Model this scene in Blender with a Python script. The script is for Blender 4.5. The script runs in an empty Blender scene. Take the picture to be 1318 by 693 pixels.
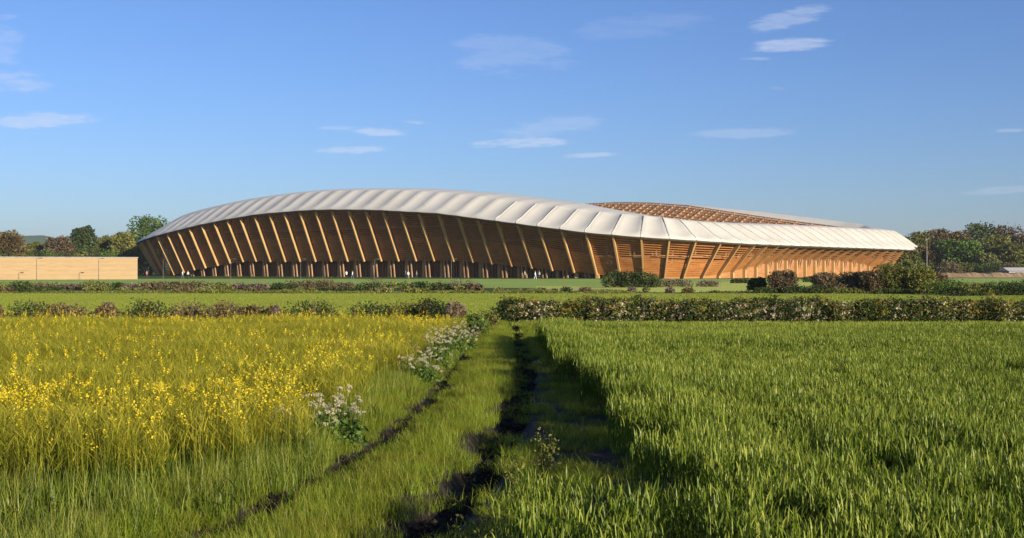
import bpy, math, random
import numpy as np
R = math.radians
F, H, Y0 = 1500.0, 2.1, 346.5            # focal length in photo pixels, eye height, horizon row
sc = bpy.context.scene
col = sc.collection
rng = np.random.default_rng(7)
random.seed(7)

# ------------------------------------------------------------------ helpers
def tag(o, label=None, cat=None, group=None, kind=None):
    if label: o['label'] = label
    if cat: o['category'] = cat
    if group: o['group'] = group
    if kind: o['kind'] = kind
    return o

def empty(name, loc=(0, 0, 0), rz=0):
    o = bpy.data.objects.new(name, None); col.objects.link(o)
    o.empty_display_size = .3
    o.location = loc; o.rotation_euler = (0, 0, rz)
    return o

def mesh_data(name, V, Fs, mats=(), midx=None, tint=None, smooth=False):
    """V: (n,3); Fs: (m,4) or (m,3) or a list of tuples; tint: one float per vertex."""
    me = bpy.data.meshes.new(name)
    V = np.asarray(V, dtype=np.float32).reshape(-1, 3)
    if isinstance(Fs, np.ndarray):
        k = Fs.shape[1]; n = Fs.shape[0]
        me.vertices.add(len(V)); me.vertices.foreach_set('co', V.ravel())
        me.loops.add(n * k); me.loops.foreach_set('vertex_index', Fs.astype(np.int32).ravel())
        me.polygons.add(n)
        me.polygons.foreach_set('loop_start', np.arange(0, n * k, k, dtype=np.int32))
        me.polygons.foreach_set('loop_total', np.full(n, k, dtype=np.int32))
        me.update(calc_edges=True)
    else:
        me.from_pydata([tuple(map(float, v)) for v in V], [], Fs); me.update()
    for m in mats: me.materials.append(m)
    if midx is not None: me.polygons.foreach_set('material_index', np.asarray(midx, dtype=np.int32))
    if tint is not None:
        a = me.attributes.new('tint', 'FLOAT', 'POINT'); a.data.foreach_set('value', np.asarray(tint, dtype=np.float32))
    if smooth: me.polygons.foreach_set('use_smooth', np.ones(len(me.polygons), dtype=bool))
    return me

def mk(name, V, Fs, mats=(), parent=None, **kw):
    if not isinstance(mats, (list, tuple)): mats = (mats,)
    o = bpy.data.objects.new(name, mesh_data(name, V, Fs, mats, **kw)); col.objects.link(o)
    if parent: o.parent = parent
    return o

class MB:
    """collects boxes, beams and tubes into one mesh"""
    def __init__(s): s.v = []; s.f = []
    def add(s, V, Fs):
        b = len(s.v); s.v += [tuple(map(float, p)) for p in V]; s.f += [tuple(i + b for i in f) for f in Fs]
    def box(s, c, d, rz=0):
        cx, cy, cz = c; a, b, h = d[0] / 2, d[1] / 2, d[2] / 2; co, si = math.cos(rz), math.sin(rz)
        V = [(cx + x * co - y * si, cy + x * si + y * co, cz + z) for z in (-h, h) for x, y in ((-a, -b), (a, -b), (a, b), (-a, b))]
        s.add(V, [(3, 2, 1, 0), (4, 5, 6, 7), (0, 1, 5, 4), (1, 2, 6, 5), (2, 3, 7, 6), (3, 0, 4, 7)])
    def beam(s, p, q, u, w, d0, d1=None):
        """box from p to q; u = unit width direction, width w; depth d0 at p and d1 at q along the perpendicular"""
        p, q, u = map(np.array, (p, q, u)); d1 = d0 if d1 is None else d1
        t = (q - p) / np.linalg.norm(q - p); n = np.cross(t, u); n /= np.linalg.norm(n)
        V = []
        for c, d in ((p, d0), (q, d1)):
            V += [c - u * w / 2 - n * d / 2, c + u * w / 2 - n * d / 2, c + u * w / 2 + n * d / 2, c - u * w / 2 + n * d / 2]
        s.add(V, [(3, 2, 1, 0), (4, 5, 6, 7), (0, 1, 5, 4), (1, 2, 6, 5), (2, 3, 7, 6), (3, 0, 4, 7)])
    def tube(s, pts, rad, n=7):
        pts = [np.array(p, float) for p in pts]; b = len(s.v); m = len(pts)
        for i, p in enumerate(pts):
            t = pts[min(i + 1, m - 1)] - pts[max(i - 1, 0)]; t = t / (np.linalg.norm(t) + 1e-9)
            a = np.cross(t, (0, 0, 1)) if abs(t[2]) < .95 else np.cross(t, (1, 0, 0)); a /= np.linalg.norm(a); c = np.cross(t, a)
            for k in range(n):
                g = 2 * math.pi * k / n
                s.v.append(tuple(p + rad[i] * (a * math.cos(g) + c * math.sin(g))))
        for i in range(m - 1):
            for k in range(n):
                k2 = (k + 1) % n
                s.f.append((b + i * n + k, b + i * n + k2, b + (i + 1) * n + k2, b + (i + 1) * n + k))
        s.f.append(tuple(b + k for k in range(n))[::-1]); s.f.append(tuple(b + (m - 1) * n + k for k in range(n)))
    def build(s, name, mat, parent=None, smooth=False):
        return mk(name, s.v, s.f, mat, parent, smooth=smooth)

def copy_tree(o, parent=None):
    c = o.copy(); col.objects.link(c); c.parent = parent
    for ch in list(o.children): copy_tree(ch, c)
    return c

# ------------------------------------------------------------------ materials
def newmat(name):
    m = bpy.data.materials.new(name); m.use_nodes = True
    nt = m.node_tree; nt.nodes.clear()
    return m, nt, nt.nodes, nt.links

def math_n(nt, op, a, b=None, c=None, clamp=False):
    n = nt.nodes.new('ShaderNodeMath'); n.operation = op; n.use_clamp = clamp
    for i, v in enumerate((a, b, c)):
        if v is None: continue
        if isinstance(v, (int, float)): n.inputs[i].default_value = v
        else: nt.links.new(v, n.inputs[i])
    return n.outputs[0]

def ramp(nt, fac, stops):
    n = nt.nodes.new('ShaderNodeValToRGB'); e = n.color_ramp.elements
    while len(e) < len(stops): e.new(.5)
    for el, (p, c) in zip(e, stops): el.position = p; el.color = (*c, 1)
    if fac is not None: nt.links.new(fac, n.inputs[0])
    return n.outputs[0]

def noise(nt, scale, detail=3, coord=None, stretch=None, rough=.55):
    n = nt.nodes.new('ShaderNodeTexNoise'); n.inputs['Scale'].default_value = scale; n.inputs['Detail'].default_value = detail
    n.inputs['Roughness'].default_value = rough
    if coord is None:
        g = nt.nodes.new('ShaderNodeNewGeometry'); coord = g.outputs['Position']
    if stretch:
        mp = nt.nodes.new('ShaderNodeMapping'); mp.inputs['Scale'].default_value = stretch; nt.links.new(coord, mp.inputs[0]); coord = mp.outputs[0]
    nt.links.new(coord, n.inputs['Vector'])
    return n.outputs['Fac']

def mixc(nt, fac, a, b, mode='MIX'):
    n = nt.nodes.new('ShaderNodeMix'); n.data_type = 'RGBA'; n.blend_type = mode
    for s, v in ((n.inputs[0], fac), (n.inputs[6], a), (n.inputs[7], b)):
        if isinstance(v, (int, float)): s.default_value = v
        elif isinstance(v, tuple): s.default_value = (*v, 1)
        else: nt.links.new(v, s)
    return n.outputs[2]

def solid(name, stops, scale=2., rough=.7, stretch=None, bump=0., bscale=20., metallic=0., spec=.3, detail=4):
    """principled surface whose colour wanders between the stops with a noise"""
    m, nt, N, L = newmat(name)
    o = N.new('ShaderNodeOutputMaterial'); p = N.new('ShaderNodeBsdfPrincipled'); L.new(p.outputs[0], o.inputs[0])
    p.inputs['Roughness'].default_value = rough; p.inputs['Metallic'].default_value = metallic; p.inputs['Specular IOR Level'].default_value = spec
    f = noise(nt, scale, detail, stretch=stretch)
    L.new(ramp(nt, f, stops), p.inputs['Base Color'])
    if bump:
        b = N.new('ShaderNodeBump'); b.inputs['Strength'].default_value = bump; b.inputs['Distance'].default_value = .05
        L.new(noise(nt, bscale, 4), b.inputs['Height']); L.new(b.outputs[0], p.inputs['Normal'])
    return m

def leafmat(name, stops, trans=.35, gloss=.04, world=.0, wscale=.35, wcol=None, rand=.12, rough=.4):
    """leaf and blade surface: own colour per leaf (tint) with a patchy drift over the ground"""
    m, nt, N, L = newmat(name)
    o = N.new('ShaderNodeOutputMaterial')
    a = N.new('ShaderNodeAttribute'); a.attribute_name = 'tint'
    oi = N.new('ShaderNodeObjectInfo')
    f = math_n(nt, 'MULTIPLY_ADD', math_n(nt, 'SUBTRACT', oi.outputs['Random'], .5), rand, a.outputs['Fac'], clamp=True)
    c = ramp(nt, f, stops)
    if wcol:
        w = noise(nt, wscale, 3)
        w = ramp(nt, w, [(.42, (0, 0, 0)), (.62, (1, 1, 1))])
        c = mixc(nt, math_n(nt, 'MULTIPLY', w, world), c, wcol, 'MULTIPLY')
    d = N.new('ShaderNodeBsdfDiffuse'); t = N.new('ShaderNodeBsdfTranslucent'); g = N.new('ShaderNodeBsdfGlossy')
    g.inputs['Roughness'].default_value = rough; g.inputs['Color'].default_value = (.9, .95, .85, 1)
    L.new(c, d.inputs[0]); L.new(c, t.inputs[0])
    s1 = N.new('ShaderNodeMixShader'); s1.inputs[0].default_value = trans; L.new(d.outputs[0], s1.inputs[1]); L.new(t.outputs[0], s1.inputs[2])
    s2 = N.new('ShaderNodeMixShader'); s2.inputs[0].default_value = gloss; L.new(s1.outputs[0], s2.inputs[1]); L.new(g.outputs[0], s2.inputs[2])
    L.new(s2.outputs[0], o.inputs[0])
    return m

M = {}
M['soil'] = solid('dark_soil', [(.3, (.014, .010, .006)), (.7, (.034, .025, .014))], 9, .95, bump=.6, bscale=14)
M['shaded_pleat'] = solid('shade_toned_pleats', [(.3, (.48, .455, .39)), (.7, (.56, .535, .47))], .12, .5, spec=.3)  # front band of the membrane toned darker than the top: shade in the colour
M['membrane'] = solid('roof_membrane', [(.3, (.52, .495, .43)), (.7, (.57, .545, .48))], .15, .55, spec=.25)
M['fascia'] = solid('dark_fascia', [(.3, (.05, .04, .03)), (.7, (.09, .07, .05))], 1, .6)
M['glulam'] = solid('glulam', [(.25, (.38, .225, .08)), (.75, (.47, .30, .12))], .9, .5, stretch=(1, 1, .25), spec=.35)
M['panel'] = solid('larch_board', [(.3, (.27, .125, .045)), (.7, (.38, .19, .075))], .35, .6, stretch=(1, 1, 5), bump=.4, bscale=2)
M['slat'] = solid('larch_slat', [(.3, (.36, .135, .034)), (.7, (.50, .215, .06))], .35, .6, stretch=(1, 1, 3))
M['timber_in'] = solid('inner_timber', [(.3, (.34, .15, .05)), (.7, (.48, .23, .08))], .5, .7)
M['lattice'] = solid('roof_timber', [(.3, (.24, .14, .075)), (.7, (.42, .25, .13))], .35, .6)
M['glass'] = solid('dark_glazing', [(.3, (.03, .02, .018)), (.7, (.055, .038, .032))], .4, .12, spec=.6)
M['concrete'] = solid('concrete', [(.3, (.24, .22, .20)), (.7, (.34, .32, .29))], 1.2, .8)
M['steel'] = solid('lamp_steel', [(.3, (.09, .085, .08)), (.7, (.15, .14, .13))], 3, .5, metallic=.3)
M['pale_steel'] = solid('pale_steel', [(.3, (.42, .41, .38)), (.7, (.5, .49, .46))], 3, .5)
M['bark'] = solid('bark', [(.3, (.05, .035, .024)), (.7, (.12, .09, .065))], 3, .9, bump=.4)
M['twig'] = solid('twig', [(.3, (.10, .065, .045)), (.7, (.17, .11, .08))], 3, .9)
M['cladding'] = solid('pale_cladding', [(.3, (.33, .215, .105)), (.7, (.40, .28, .15))], 1.1, .7, stretch=(.15, 1, 6))
G_ = lambda n, a, b, c, **k: leafmat(n, [(0., a), (.5, b), (1., c)], **k)
M['wheat'] = G_('wheat_leaf', (.020, .048, .006), (.120, .175, .013), (.36, .385, .07), world=.5, wscale=.35, wcol=(.62, .70, .6), trans=.32, gloss=.012)
M['grass'] = G_('grass_blade', (.07, .12, .010), (.21, .28, .018), (.40, .42, .07), world=.45, wscale=1.1, wcol=(.9, .66, .8), trans=.42, gloss=.015)
M['tallgrass'] = G_('tall_grass_blade', (.035, .065, .008), (.17, .23, .020), (.40, .40, .08), world=.5, wscale=1.3, wcol=(.7, .62, .8), trans=.36, gloss=.02)
M['rape'] = G_('rape_stem', (.045, .085, .008), (.265, .255, .02), (.52, .45, .055), trans=.35, gloss=.01, world=.35, wscale=.35, wcol=(.7, .8, .8))
M['petal'] = G_('yellow_petal', (.64, .45, .015), (.76, .57, .02), (.82, .68, .06), trans=.35, gloss=.02)
M['white_petal'] = G_('white_petal', (.50, .42, .25), (.60, .52, .36), (.72, .65, .48), trans=.3, gloss=.02)
def field(name, stops, sc_=.6, st=(1, .35, 1)):
    return solid(name, stops, sc_, .95, stretch=st, bump=.8, bscale=7, spec=.05, detail=8)
M['ground'] = field('meadow_ground', [(.3, (.045, .07, .014)), (.7, (.09, .12, .024))], .25)
M['bright'] = field('bright_field', [(.3, (.17, .22, .026)), (.7, (.24, .29, .04))], .12)
M['meadow'] = G_('meadow_blade', (.17, .22, .026), (.26, .30, .045), (.34, .36, .075), world=.3, wscale=.08, wcol=(.8, .9, .7), trans=.35, gloss=.01)
M['blue_green'] = field('cool_field', [(.3, (.24, .34, .07)), (.7, (.33, .43, .10))], .06)
M['lime'] = field('lime_field', [(.3, (.42, .46, .09)), (.7, (.52, .55, .12))], .08)
M['sand'] = field('sandy_path', [(.3, (.36, .29, .16)), (.7, (.48, .40, .24))], .5)
M['tan'] = field('dry_bank', [(.3, (.18, .12, .07)), (.7, (.34, .24, .14))], .12, (1, 1, 3))
M['hill'] = field('far_hill', [(.3, (.03, .06, .03)), (.7, (.07, .12, .05))], .004)

# ------------------------------------------------------------------ ground
def pl(xs, ys):
    xs = np.array(xs, float); ys = np.array(ys, float)
    return lambda v: np.interp(v, xs, ys)
rutL = pl([5, 9.4, 12, 15, 19, 28, 37, 48], [-3.1, -2.35, -1.85, -1.48, -1.27, -1.2, -1.2, -1.08])
rutR = pl([5, 9.1, 10.7, 13, 16, 20, 25, 33, 48], [-1.3, -.86, -.55, -.3, -.08, .15, .28, .22, .03])
wheatL = pl([3, 6, 7.4, 9, 10.5, 13.7, 17, 21.6, 27, 33], [.85, 1.0, 1.08, 1.16, 1.22, 1.32, 1.22, 1.0, .85, .7])
stragL = pl([3, 6, 7.4, 9, 10.5, 12], [-.45, -.2, -.02, .28, .62, 1.2])
rapeR = pl([8, 9.5, 12, 14, 19, 25, 33], [-2.9, -2.6, -2.45, -2.45, -2.25, -1.95, -1.6])

def gh(x, y):
    x = np.asarray(x, float); y = np.asarray(y, float)
    near = np.clip((50 - y) / 6, 0, 1)
    z = -.17 * np.exp(-((x - rutL(y)) / .15) ** 4) - .24 * np.exp(-((x - rutR(y)) / .27) ** 4)
    z = z * near
    z = z + .03 * np.sin(x * 1.7 + y * .6) * np.sin(y * .9 - x * .4) * near
    return z

def sheet(name, poly_x, poly_y, z, mat, lab=None, kind='structure'):
    V = [(x, y, z) for x, y in zip(poly_x, poly_y)]
    return tag(mk(name, V, [tuple(range(len(V)))], mat), kind=kind)

def make_ground():
    ys = np.concatenate([np.arange(-30, 4, 4.), np.arange(4, 52, .12), np.array([60, 80, 110, 160, 250, 400, 700, 1300, 2500, 6000.])])
    xn = np.concatenate([[-6000, -2500, -900, -300, -100, -45, -22, -12, -7], np.arange(-5, 3.5, .06), [5, 9, 14, 22, 45, 100, 300, 900, 2500, 6000]])
    X, Yg = np.meshgrid(xn, ys); Z = gh(X, Yg)
    nx = len(xn); ny = len(ys)
    V = np.stack([X, Yg, Z], -1).reshape(-1, 3)
    i = (np.arange(ny - 1)[:, None] * nx + np.arange(nx - 1)[None]).ravel()
    Fq = np.stack([i, i + 1, i + nx + 1, i + nx], 1)
    yc = V[Fq[:, 0], 1]; xc = V[Fq[:, 0], 0]
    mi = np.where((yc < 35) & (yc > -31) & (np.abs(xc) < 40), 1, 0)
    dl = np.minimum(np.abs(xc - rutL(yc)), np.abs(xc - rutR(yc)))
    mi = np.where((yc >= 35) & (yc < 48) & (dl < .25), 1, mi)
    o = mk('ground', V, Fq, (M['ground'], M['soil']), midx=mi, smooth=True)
    tag(o, kind='structure')
make_ground()
tag(mk('near_field', [(-90, 38, .004), (-1.6, 38, .004), (-1.6, 46, .004), (.5, 50, .004), (.5, 38.5, .004), (95, 38.5, .004), (95, 97, .004), (-90, 97, .004)],
       [(0, 1, 2, 7), (2, 3, 6, 7), (3, 4, 5, 6)], M['bright']), kind='structure')
def strip(name, pts0, pts1, z, mat):
    """band between two lines of (x, y) points of equal length"""
    V = [(x, y, z) for x, y in pts0] + [(x, y, z) for x, y in pts1]; n = len(pts0)
    return tag(mk(name, V, [(i, i + 1, n + i + 1, n + i) for i in range(n - 1)], mat), kind='structure')
def PX(x, D): return (x - 659) / F * D
strip('cool_field', [(-110, 128), (0, 128), (90, 128), (160, 128)], [(-140, 248), (0, 248), (60, 244), (240, 330)], .012, M['blue_green'])
strip('lime_field', [(PX(690, 104), 104), (PX(860, 104), 104), (PX(1030, 104), 104), (PX(1190, 104), 104)],
      [(PX(690, 140), 140), (PX(800, 146), 146), (PX(920, 190), 190), (PX(1075, 215), 215)], .020, M['lime'])
strip('sandy_path', [(PX(668, 118), 118), (PX(730, 118), 118), (PX(790, 117), 117)], [(PX(668, 122.5), 122.5), (PX(730, 123), 123), (PX(790, 120), 120)], .028, M['sand'])

# ------------------------------------------------------------------ stadium
CX, CY, ROT, SA, SB, SN = 4.5862, 368.9694, -.6552, 105.6243, 85.2186, 6.7105
LQ = [439.9, 445.95, 452.87, 458.78, 464.42, 469.96, 475.81, 481.56, 487.32, 492.97, 499.01, 505.19, 511.14, 517.25, 523.3, 529.44, 535.52, 541.67, 547.69, 553.67, 559.65, 566.01, 572.08, 577.9, 583.81, 589.67, 595.45, 601.39, 607.47, 613.79, 620.08, 626.18, 632.24, 638.95, 645.4, 651.38, 657.05, 662.75, 668.49, 673.66, 679.31, 685.31, 690.88, 696.98, 702.92, 709.16, 715.32, 721.62, 728.2, 734.83, 741.44, 747.35, 753.53, 759.48]
ZT = [10.66, 11.28, 12.17, 12.86, 13.54, 14.25, 14.99, 15.55, 16.17, 16.6, 17.12, 17.39, 17.54, 17.69, 17.73, 17.63, 17.44, 17.21, 16.89, 16.47, 16.06, 15.61, 14.86, 14.09, 13.36, 12.61, 11.82, 11.08, 10.26, 9.67, 9.11, 8.72, 8.4, 8.13, 7.94, 7.87, 7.85, 7.83, 7.82, 7.82, 7.84, 7.84, 7.83, 7.84, 7.85, 7.87, 7.87, 7.88, 7.89, 7.9, 7.9, 7.89, 7.89, 7.88]
ZF = [15.72, 16.58, 17.66, 18.33, 19.05, 19.73, 20.46, 21.02, 21.51, 21.94, 22.36, 22.69, 22.89, 23.05, 23.06, 22.91, 22.72, 22.48, 22.13, 21.68, 21.13, 20.4, 19.66, 18.81, 17.99, 17.29, 16.55, 15.75, 14.96, 14.36, 14.0, 13.62, 13.19, 12.88, 12.73, 12.68, 12.63, 12.64, 12.72, 12.81, 12.91, 13.02, 13.11, 13.19, 13.26, 13.34, 13.42, 13.47, 13.54, 13.6, 13.66, 13.72, 13.77, 13.82]
ZC = [20.6, 20.95, 21.4, 21.92, 22.36, 22.79, 23.28, 23.72, 24.0, 24.29, 24.45, 24.58, 24.55, 24.46, 24.26, 24.06, 23.79, 23.48, 23.11, 22.62, 22.08, 21.45, 20.86, 20.1, 19.33, 18.57, 17.77, 16.7, 15.77, 15.03, 14.5, 14.2, 13.95, 13.75, 13.6, 13.55, 13.55, 13.6, 13.7, 13.8, 13.9, 14.0, 14.1, 14.2, 14.25, 14.3, 14.4, 14.45, 14.5, 14.56, 14.61, 14.66, 14.72, 14.79]
DZ = [0, 0, .43, 1.17, 1.92, 2.5, 3.18, 3.86, 4.25, 4.35] + [4.2] * 11 + [4.05, 3.83, 3.41, 2.86, 2.37, 1.85, 1.42, .82, .32, .1, 0, .05, .2, .65, 1.41, 2.01, 2.65, 3.31, 3.7, 4.17, 4.3, 4.33, 4.35, 4.35, 4.28, 4.1, 3.92, 3.52, 2.99, 1.99, 1.07, .4, 0]
_t = np.linspace(0, 2 * np.pi, 20001)
_r = (np.abs(np.cos(_t) / SA) ** SN + np.abs(np.sin(_t) / SB) ** SN) ** (-1 / SN)
_x, _y = _r * np.cos(_t), _r * np.sin(_t)
_L = np.concatenate([[0], np.cumsum(np.hypot(np.diff(_x), np.diff(_y)))]); LT = _L[-1]
_X = CX + math.cos(ROT) * _x - math.sin(ROT) * _y; _Y = CY + math.sin(ROT) * _x + math.cos(ROT) * _y
_tx, _ty = np.gradient(_X), np.gradient(_Y); _n = np.hypot(_tx, _ty); _tx /= _n; _ty /= _n
def P2(s): s = np.mod(s, LT); return np.stack([np.interp(s, _L, _X), np.interp(s, _L, _Y)], -1)
def T2(s): s = np.mod(s, LT); v = np.stack([np.interp(s, _L, _tx), np.interp(s, _L, _ty)], -1); return v / np.linalg.norm(v, axis=-1, keepdims=True)
def N2(s): t = T2(s); return np.stack([t[..., 1], -t[..., 0]], -1)
far = [(66, 7.9, 13.9, 15), (79.8, 8.4, 14.3, 15.8), (95.9, 9.4, 15.0, 17.2), (110.8, 11, 16.4, 19.1), (126.7, 12.8, 18.2, 21.2), (141.4, 14.6, 20, 23), (156.2, 16.4, 21.7, 24.8), (171, 17.6, 22.9, 25.9),
       (187, 18.2, 23.5, 26.4), (208, 18.0, 23.4, 26.3), (229, 17, 22.3, 25.3), (250, 15, 20.3, 23.3), (265, 13, 18.4, 21), (280, 11, 16.6, 18.6), (300, 9.4, 15, 16.4), (325, 8.6, 14.2, 15.4), (395, 8.6, 14.1, 15.6), (420, 9.3, 14.6, 17.6)]
kL = np.array([f[0] for f in far] + LQ)
def per(vals):
    o = np.argsort(np.mod(kL, LT)); xs = np.mod(kL, LT)[o]; ys = np.array(vals)[o]
    xs = np.concatenate([xs - LT, xs, xs + LT]); ys = np.tile(ys, 3)
    return lambda s: np.interp(np.mod(s, LT), xs, ys)
ze = per([f[1] for f in far] + ZT); zf = per([f[2] for f in far] + ZF); zc = per([f[3] for f in far] + ZC)
zd = per([0, .8, 2, 3, 4.2, 4.2, 4.2, 4.2, 4.2, 4.2, 4.2, 4.2, 3, 1.5, 0, 2, 2, 0] + DZ)
DE = 5.8                                                # the elbow stands this far inside the eaves
stn = np.array(LQ + list(np.linspace(759.48, 439.9 + LT, 66)[1:-1]))   # bay lines right round the ring
ns = len(stn); SUB = 6
nxt = np.concatenate([stn[1:], [stn[0] + LT]])
S = (stn[:, None] + (nxt - stn)[:, None] * (np.arange(SUB) / SUB)[None]).ravel()
frac = np.tile(np.arange(SUB) / SUB, ns)

stadium = empty('stadium', (CX, CY, 0))
tag(stadium, 'huge oval timber stadium with a pale pleated roof and leaning wooden fins', 'stadium')
INV = np.array([CX, CY, 0.])
def smk(name, V, Fs, mat, **kw):
    V = np.asarray(V, float).reshape(-1, 3) - INV
    return mk(name, V, Fs, mat, stadium, **kw)
def ringpts(w, z, s=None):
    s = S if s is None else s
    p = P2(s) - np.asarray(w)[..., None] * N2(s) if np.ndim(w) else P2(s) - w * N2(s)
    return np.concatenate([p, np.broadcast_to(z, len(s))[:, None]], 1)
def loft(rings, closed=True):
    n = len(rings[0]); V = np.concatenate(rings); k = len(rings)
    i = np.arange(n if closed else n - 1); j = (i + 1) % n
    Fq = np.concatenate([np.stack([a * n + i, a * n + j, (a + 1) * n + j, (a + 1) * n + i], 1) for a in range(k - 1)])
    return V, Fq
sag = .8 * (1 - (2 * frac - 1) ** 2)
E_, F_, C_ = ze(S), zf(S), zc(S)
near_ = (np.mod(S, LT) > 430) | (np.mod(S, LT) < 60)
WC = np.interp(np.mod(S, LT), [0, 50, 85, 270, 330, 430, 450, LT], [20, 20, 15, 15, 18, 20, 20, 20])
WI = np.interp(np.mod(S, LT), [0, 50, 80, 100, 250, 280, 330, 430, LT], [24, 24, 24, 34, 34, 26, 26, 24, 24])
def wci(s): return np.interp(np.mod(s, LT), np.mod(S, LT)[_os], WC[_os]), np.interp(np.mod(s, LT), np.mod(S, LT)[_os], WI[_os])
_os = np.argsort(np.mod(S, LT))
# crest lip on the far side shows as a white band over the timber underside
lip = np.interp(np.mod(S, LT), [0, 55, 80, 110, 126, 141, 156, 180, 300, 450, LT], [.5, 1.2, 2.0, 2.3, 2.1, 1.5, .8, .25, .3, .4, .5])
sag = sag * np.where(np.mod(S, LT) < 60, 1.5, np.interp(np.mod(S, LT), [60, 430, 570, 640, LT], [1, 1, 1, 1.5, 1.5]))
rings = [ringpts(-.2, E_ - .12 - .05 * sag), ringpts(0, E_ + .42 - .25 * sag), ringpts(2, E_ + (F_ - E_) * .29 - .55 * sag), ringpts(4, E_ + (F_ - E_) * .55 - .62 * sag),
         ringpts(6, E_ + (F_ - E_) * .79 - .66 * sag), ringpts(8, F_ - .6 * sag), ringpts(8.8, F_ + (C_ - F_) * .12 - .2 * sag), ringpts(12, F_ + (C_ - F_) * .5 - .08 * sag), ringpts(WC, C_), ringpts(WC + 1.2 + lip, C_ - lip)]
V, Fq = loft(rings); smk('roof', V, Fq, (M['shaded_pleat'], M['membrane']), midx=(np.arange(len(Fq)) // len(S) >= 5).astype(int))
for k in range(24, 58):
    s2 = stn[k]; one = np.array([s2]); e0, f0, c0 = float(ze(s2)), float(zf(s2)), float(zc(s2)); mb = MB(); t_ = np.array([*T2(s2), 0.])
    pp = [ringpts(w_, z_, one)[0] - INV for w_, z_ in ((-.25, e0 - .1), (0, e0 + .45), (2, e0 + (f0 - e0) * .29 + .03), (4, e0 + (f0 - e0) * .55 + .03), (6, e0 + (f0 - e0) * .79 + .03), (8, f0 + .04))]
    for a_, b_ in zip(pp[:-1], pp[1:]): mb.beam(a_, b_, t_, .20, .10)
    mb.build('roof_batten', M['membrane'] if 27 < k < 58 else M['shaded_pleat'], stadium)
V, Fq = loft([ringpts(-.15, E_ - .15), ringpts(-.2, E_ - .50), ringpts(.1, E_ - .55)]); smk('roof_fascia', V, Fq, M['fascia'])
ZI = C_ - np.interp(np.mod(S, LT), [0, 60, 85, 100, 250, 280, LT], [2, 2, 3.5, 7.5, 7.5, 3, 2])
V, Fq = loft([ringpts(.1, E_ - .5), ringpts(8, F_ - 1.6), ringpts(12, F_ + (C_ - F_) * .5 - 1.6), ringpts(WI, np.minimum(ZI - 1.2, F_ - 1.8))]); smk('roof_underside', V, Fq[:, ::-1], M['timber_in'])
V, Fq = loft([ringpts(WC + 1.2 + lip, C_ - lip - .03), ringpts(WI, ZI), ringpts(WI, ZI - 1.6)]); smk('inner_slope', V, Fq, M['timber_in'])

def hv(v2, z=0.): return np.array([v2[0], v2[1], z])
lipf = lambda s: np.interp(np.mod(s, LT), np.mod(S, LT)[_os], lip[_os]); zif = lambda s: np.interp(np.mod(s, LT), np.mod(S, LT)[_os], ZI[_os])
# open timber lattice lining the far inner slope, which the photo looks into over the near ridge
for k in range(ns):
    for h in (0, .25, .5, .75):
        s2 = (stn[k] + h * (nxt[k] - stn[k])) % LT
        if not (85 < s2 < 262) or (h == .25 or h == .75): continue
        a1, b1 = wci(s2); one = np.array([s2]); t = hv(T2(s2)); mb = MB(); l1 = float(lipf(s2))
        a = ringpts(a1 + 1.2 + l1, float(zc(s2)) - l1 + .3, one)[0]; b = ringpts(b1, float(zif(s2)) + .35, one)[0]
        mb.beam(a - INV, b - INV, t, .5 if not h else .28, .7 if not h else .45)
        mb.build('rafter', M['lattice'], stadium)
sel = S[(np.mod(S, LT) > 85) & (np.mod(S, LT) < 262)]; sel = np.sort(np.mod(sel, LT)); a1, b1 = wci(sel); l1 = lipf(sel)
for q in (.02, .13, .25, .38, .52, .66, .82, .98):
    w = (a1 + 1.2 + l1) * (1 - q) + b1 * q; zz = (zc(sel) - l1) * (1 - q) + zif(sel) * q + .75
    a = ringpts(w, zz, sel); b = ringpts(w, zz - .42, sel); c = ringpts(w + .3, zz - .42, sel); d = ringpts(w + .3, zz, sel)
    V, Fq = loft([a, b, c, d, a], closed=False); smk('purlin', V, Fq, M['lattice'])

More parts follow.
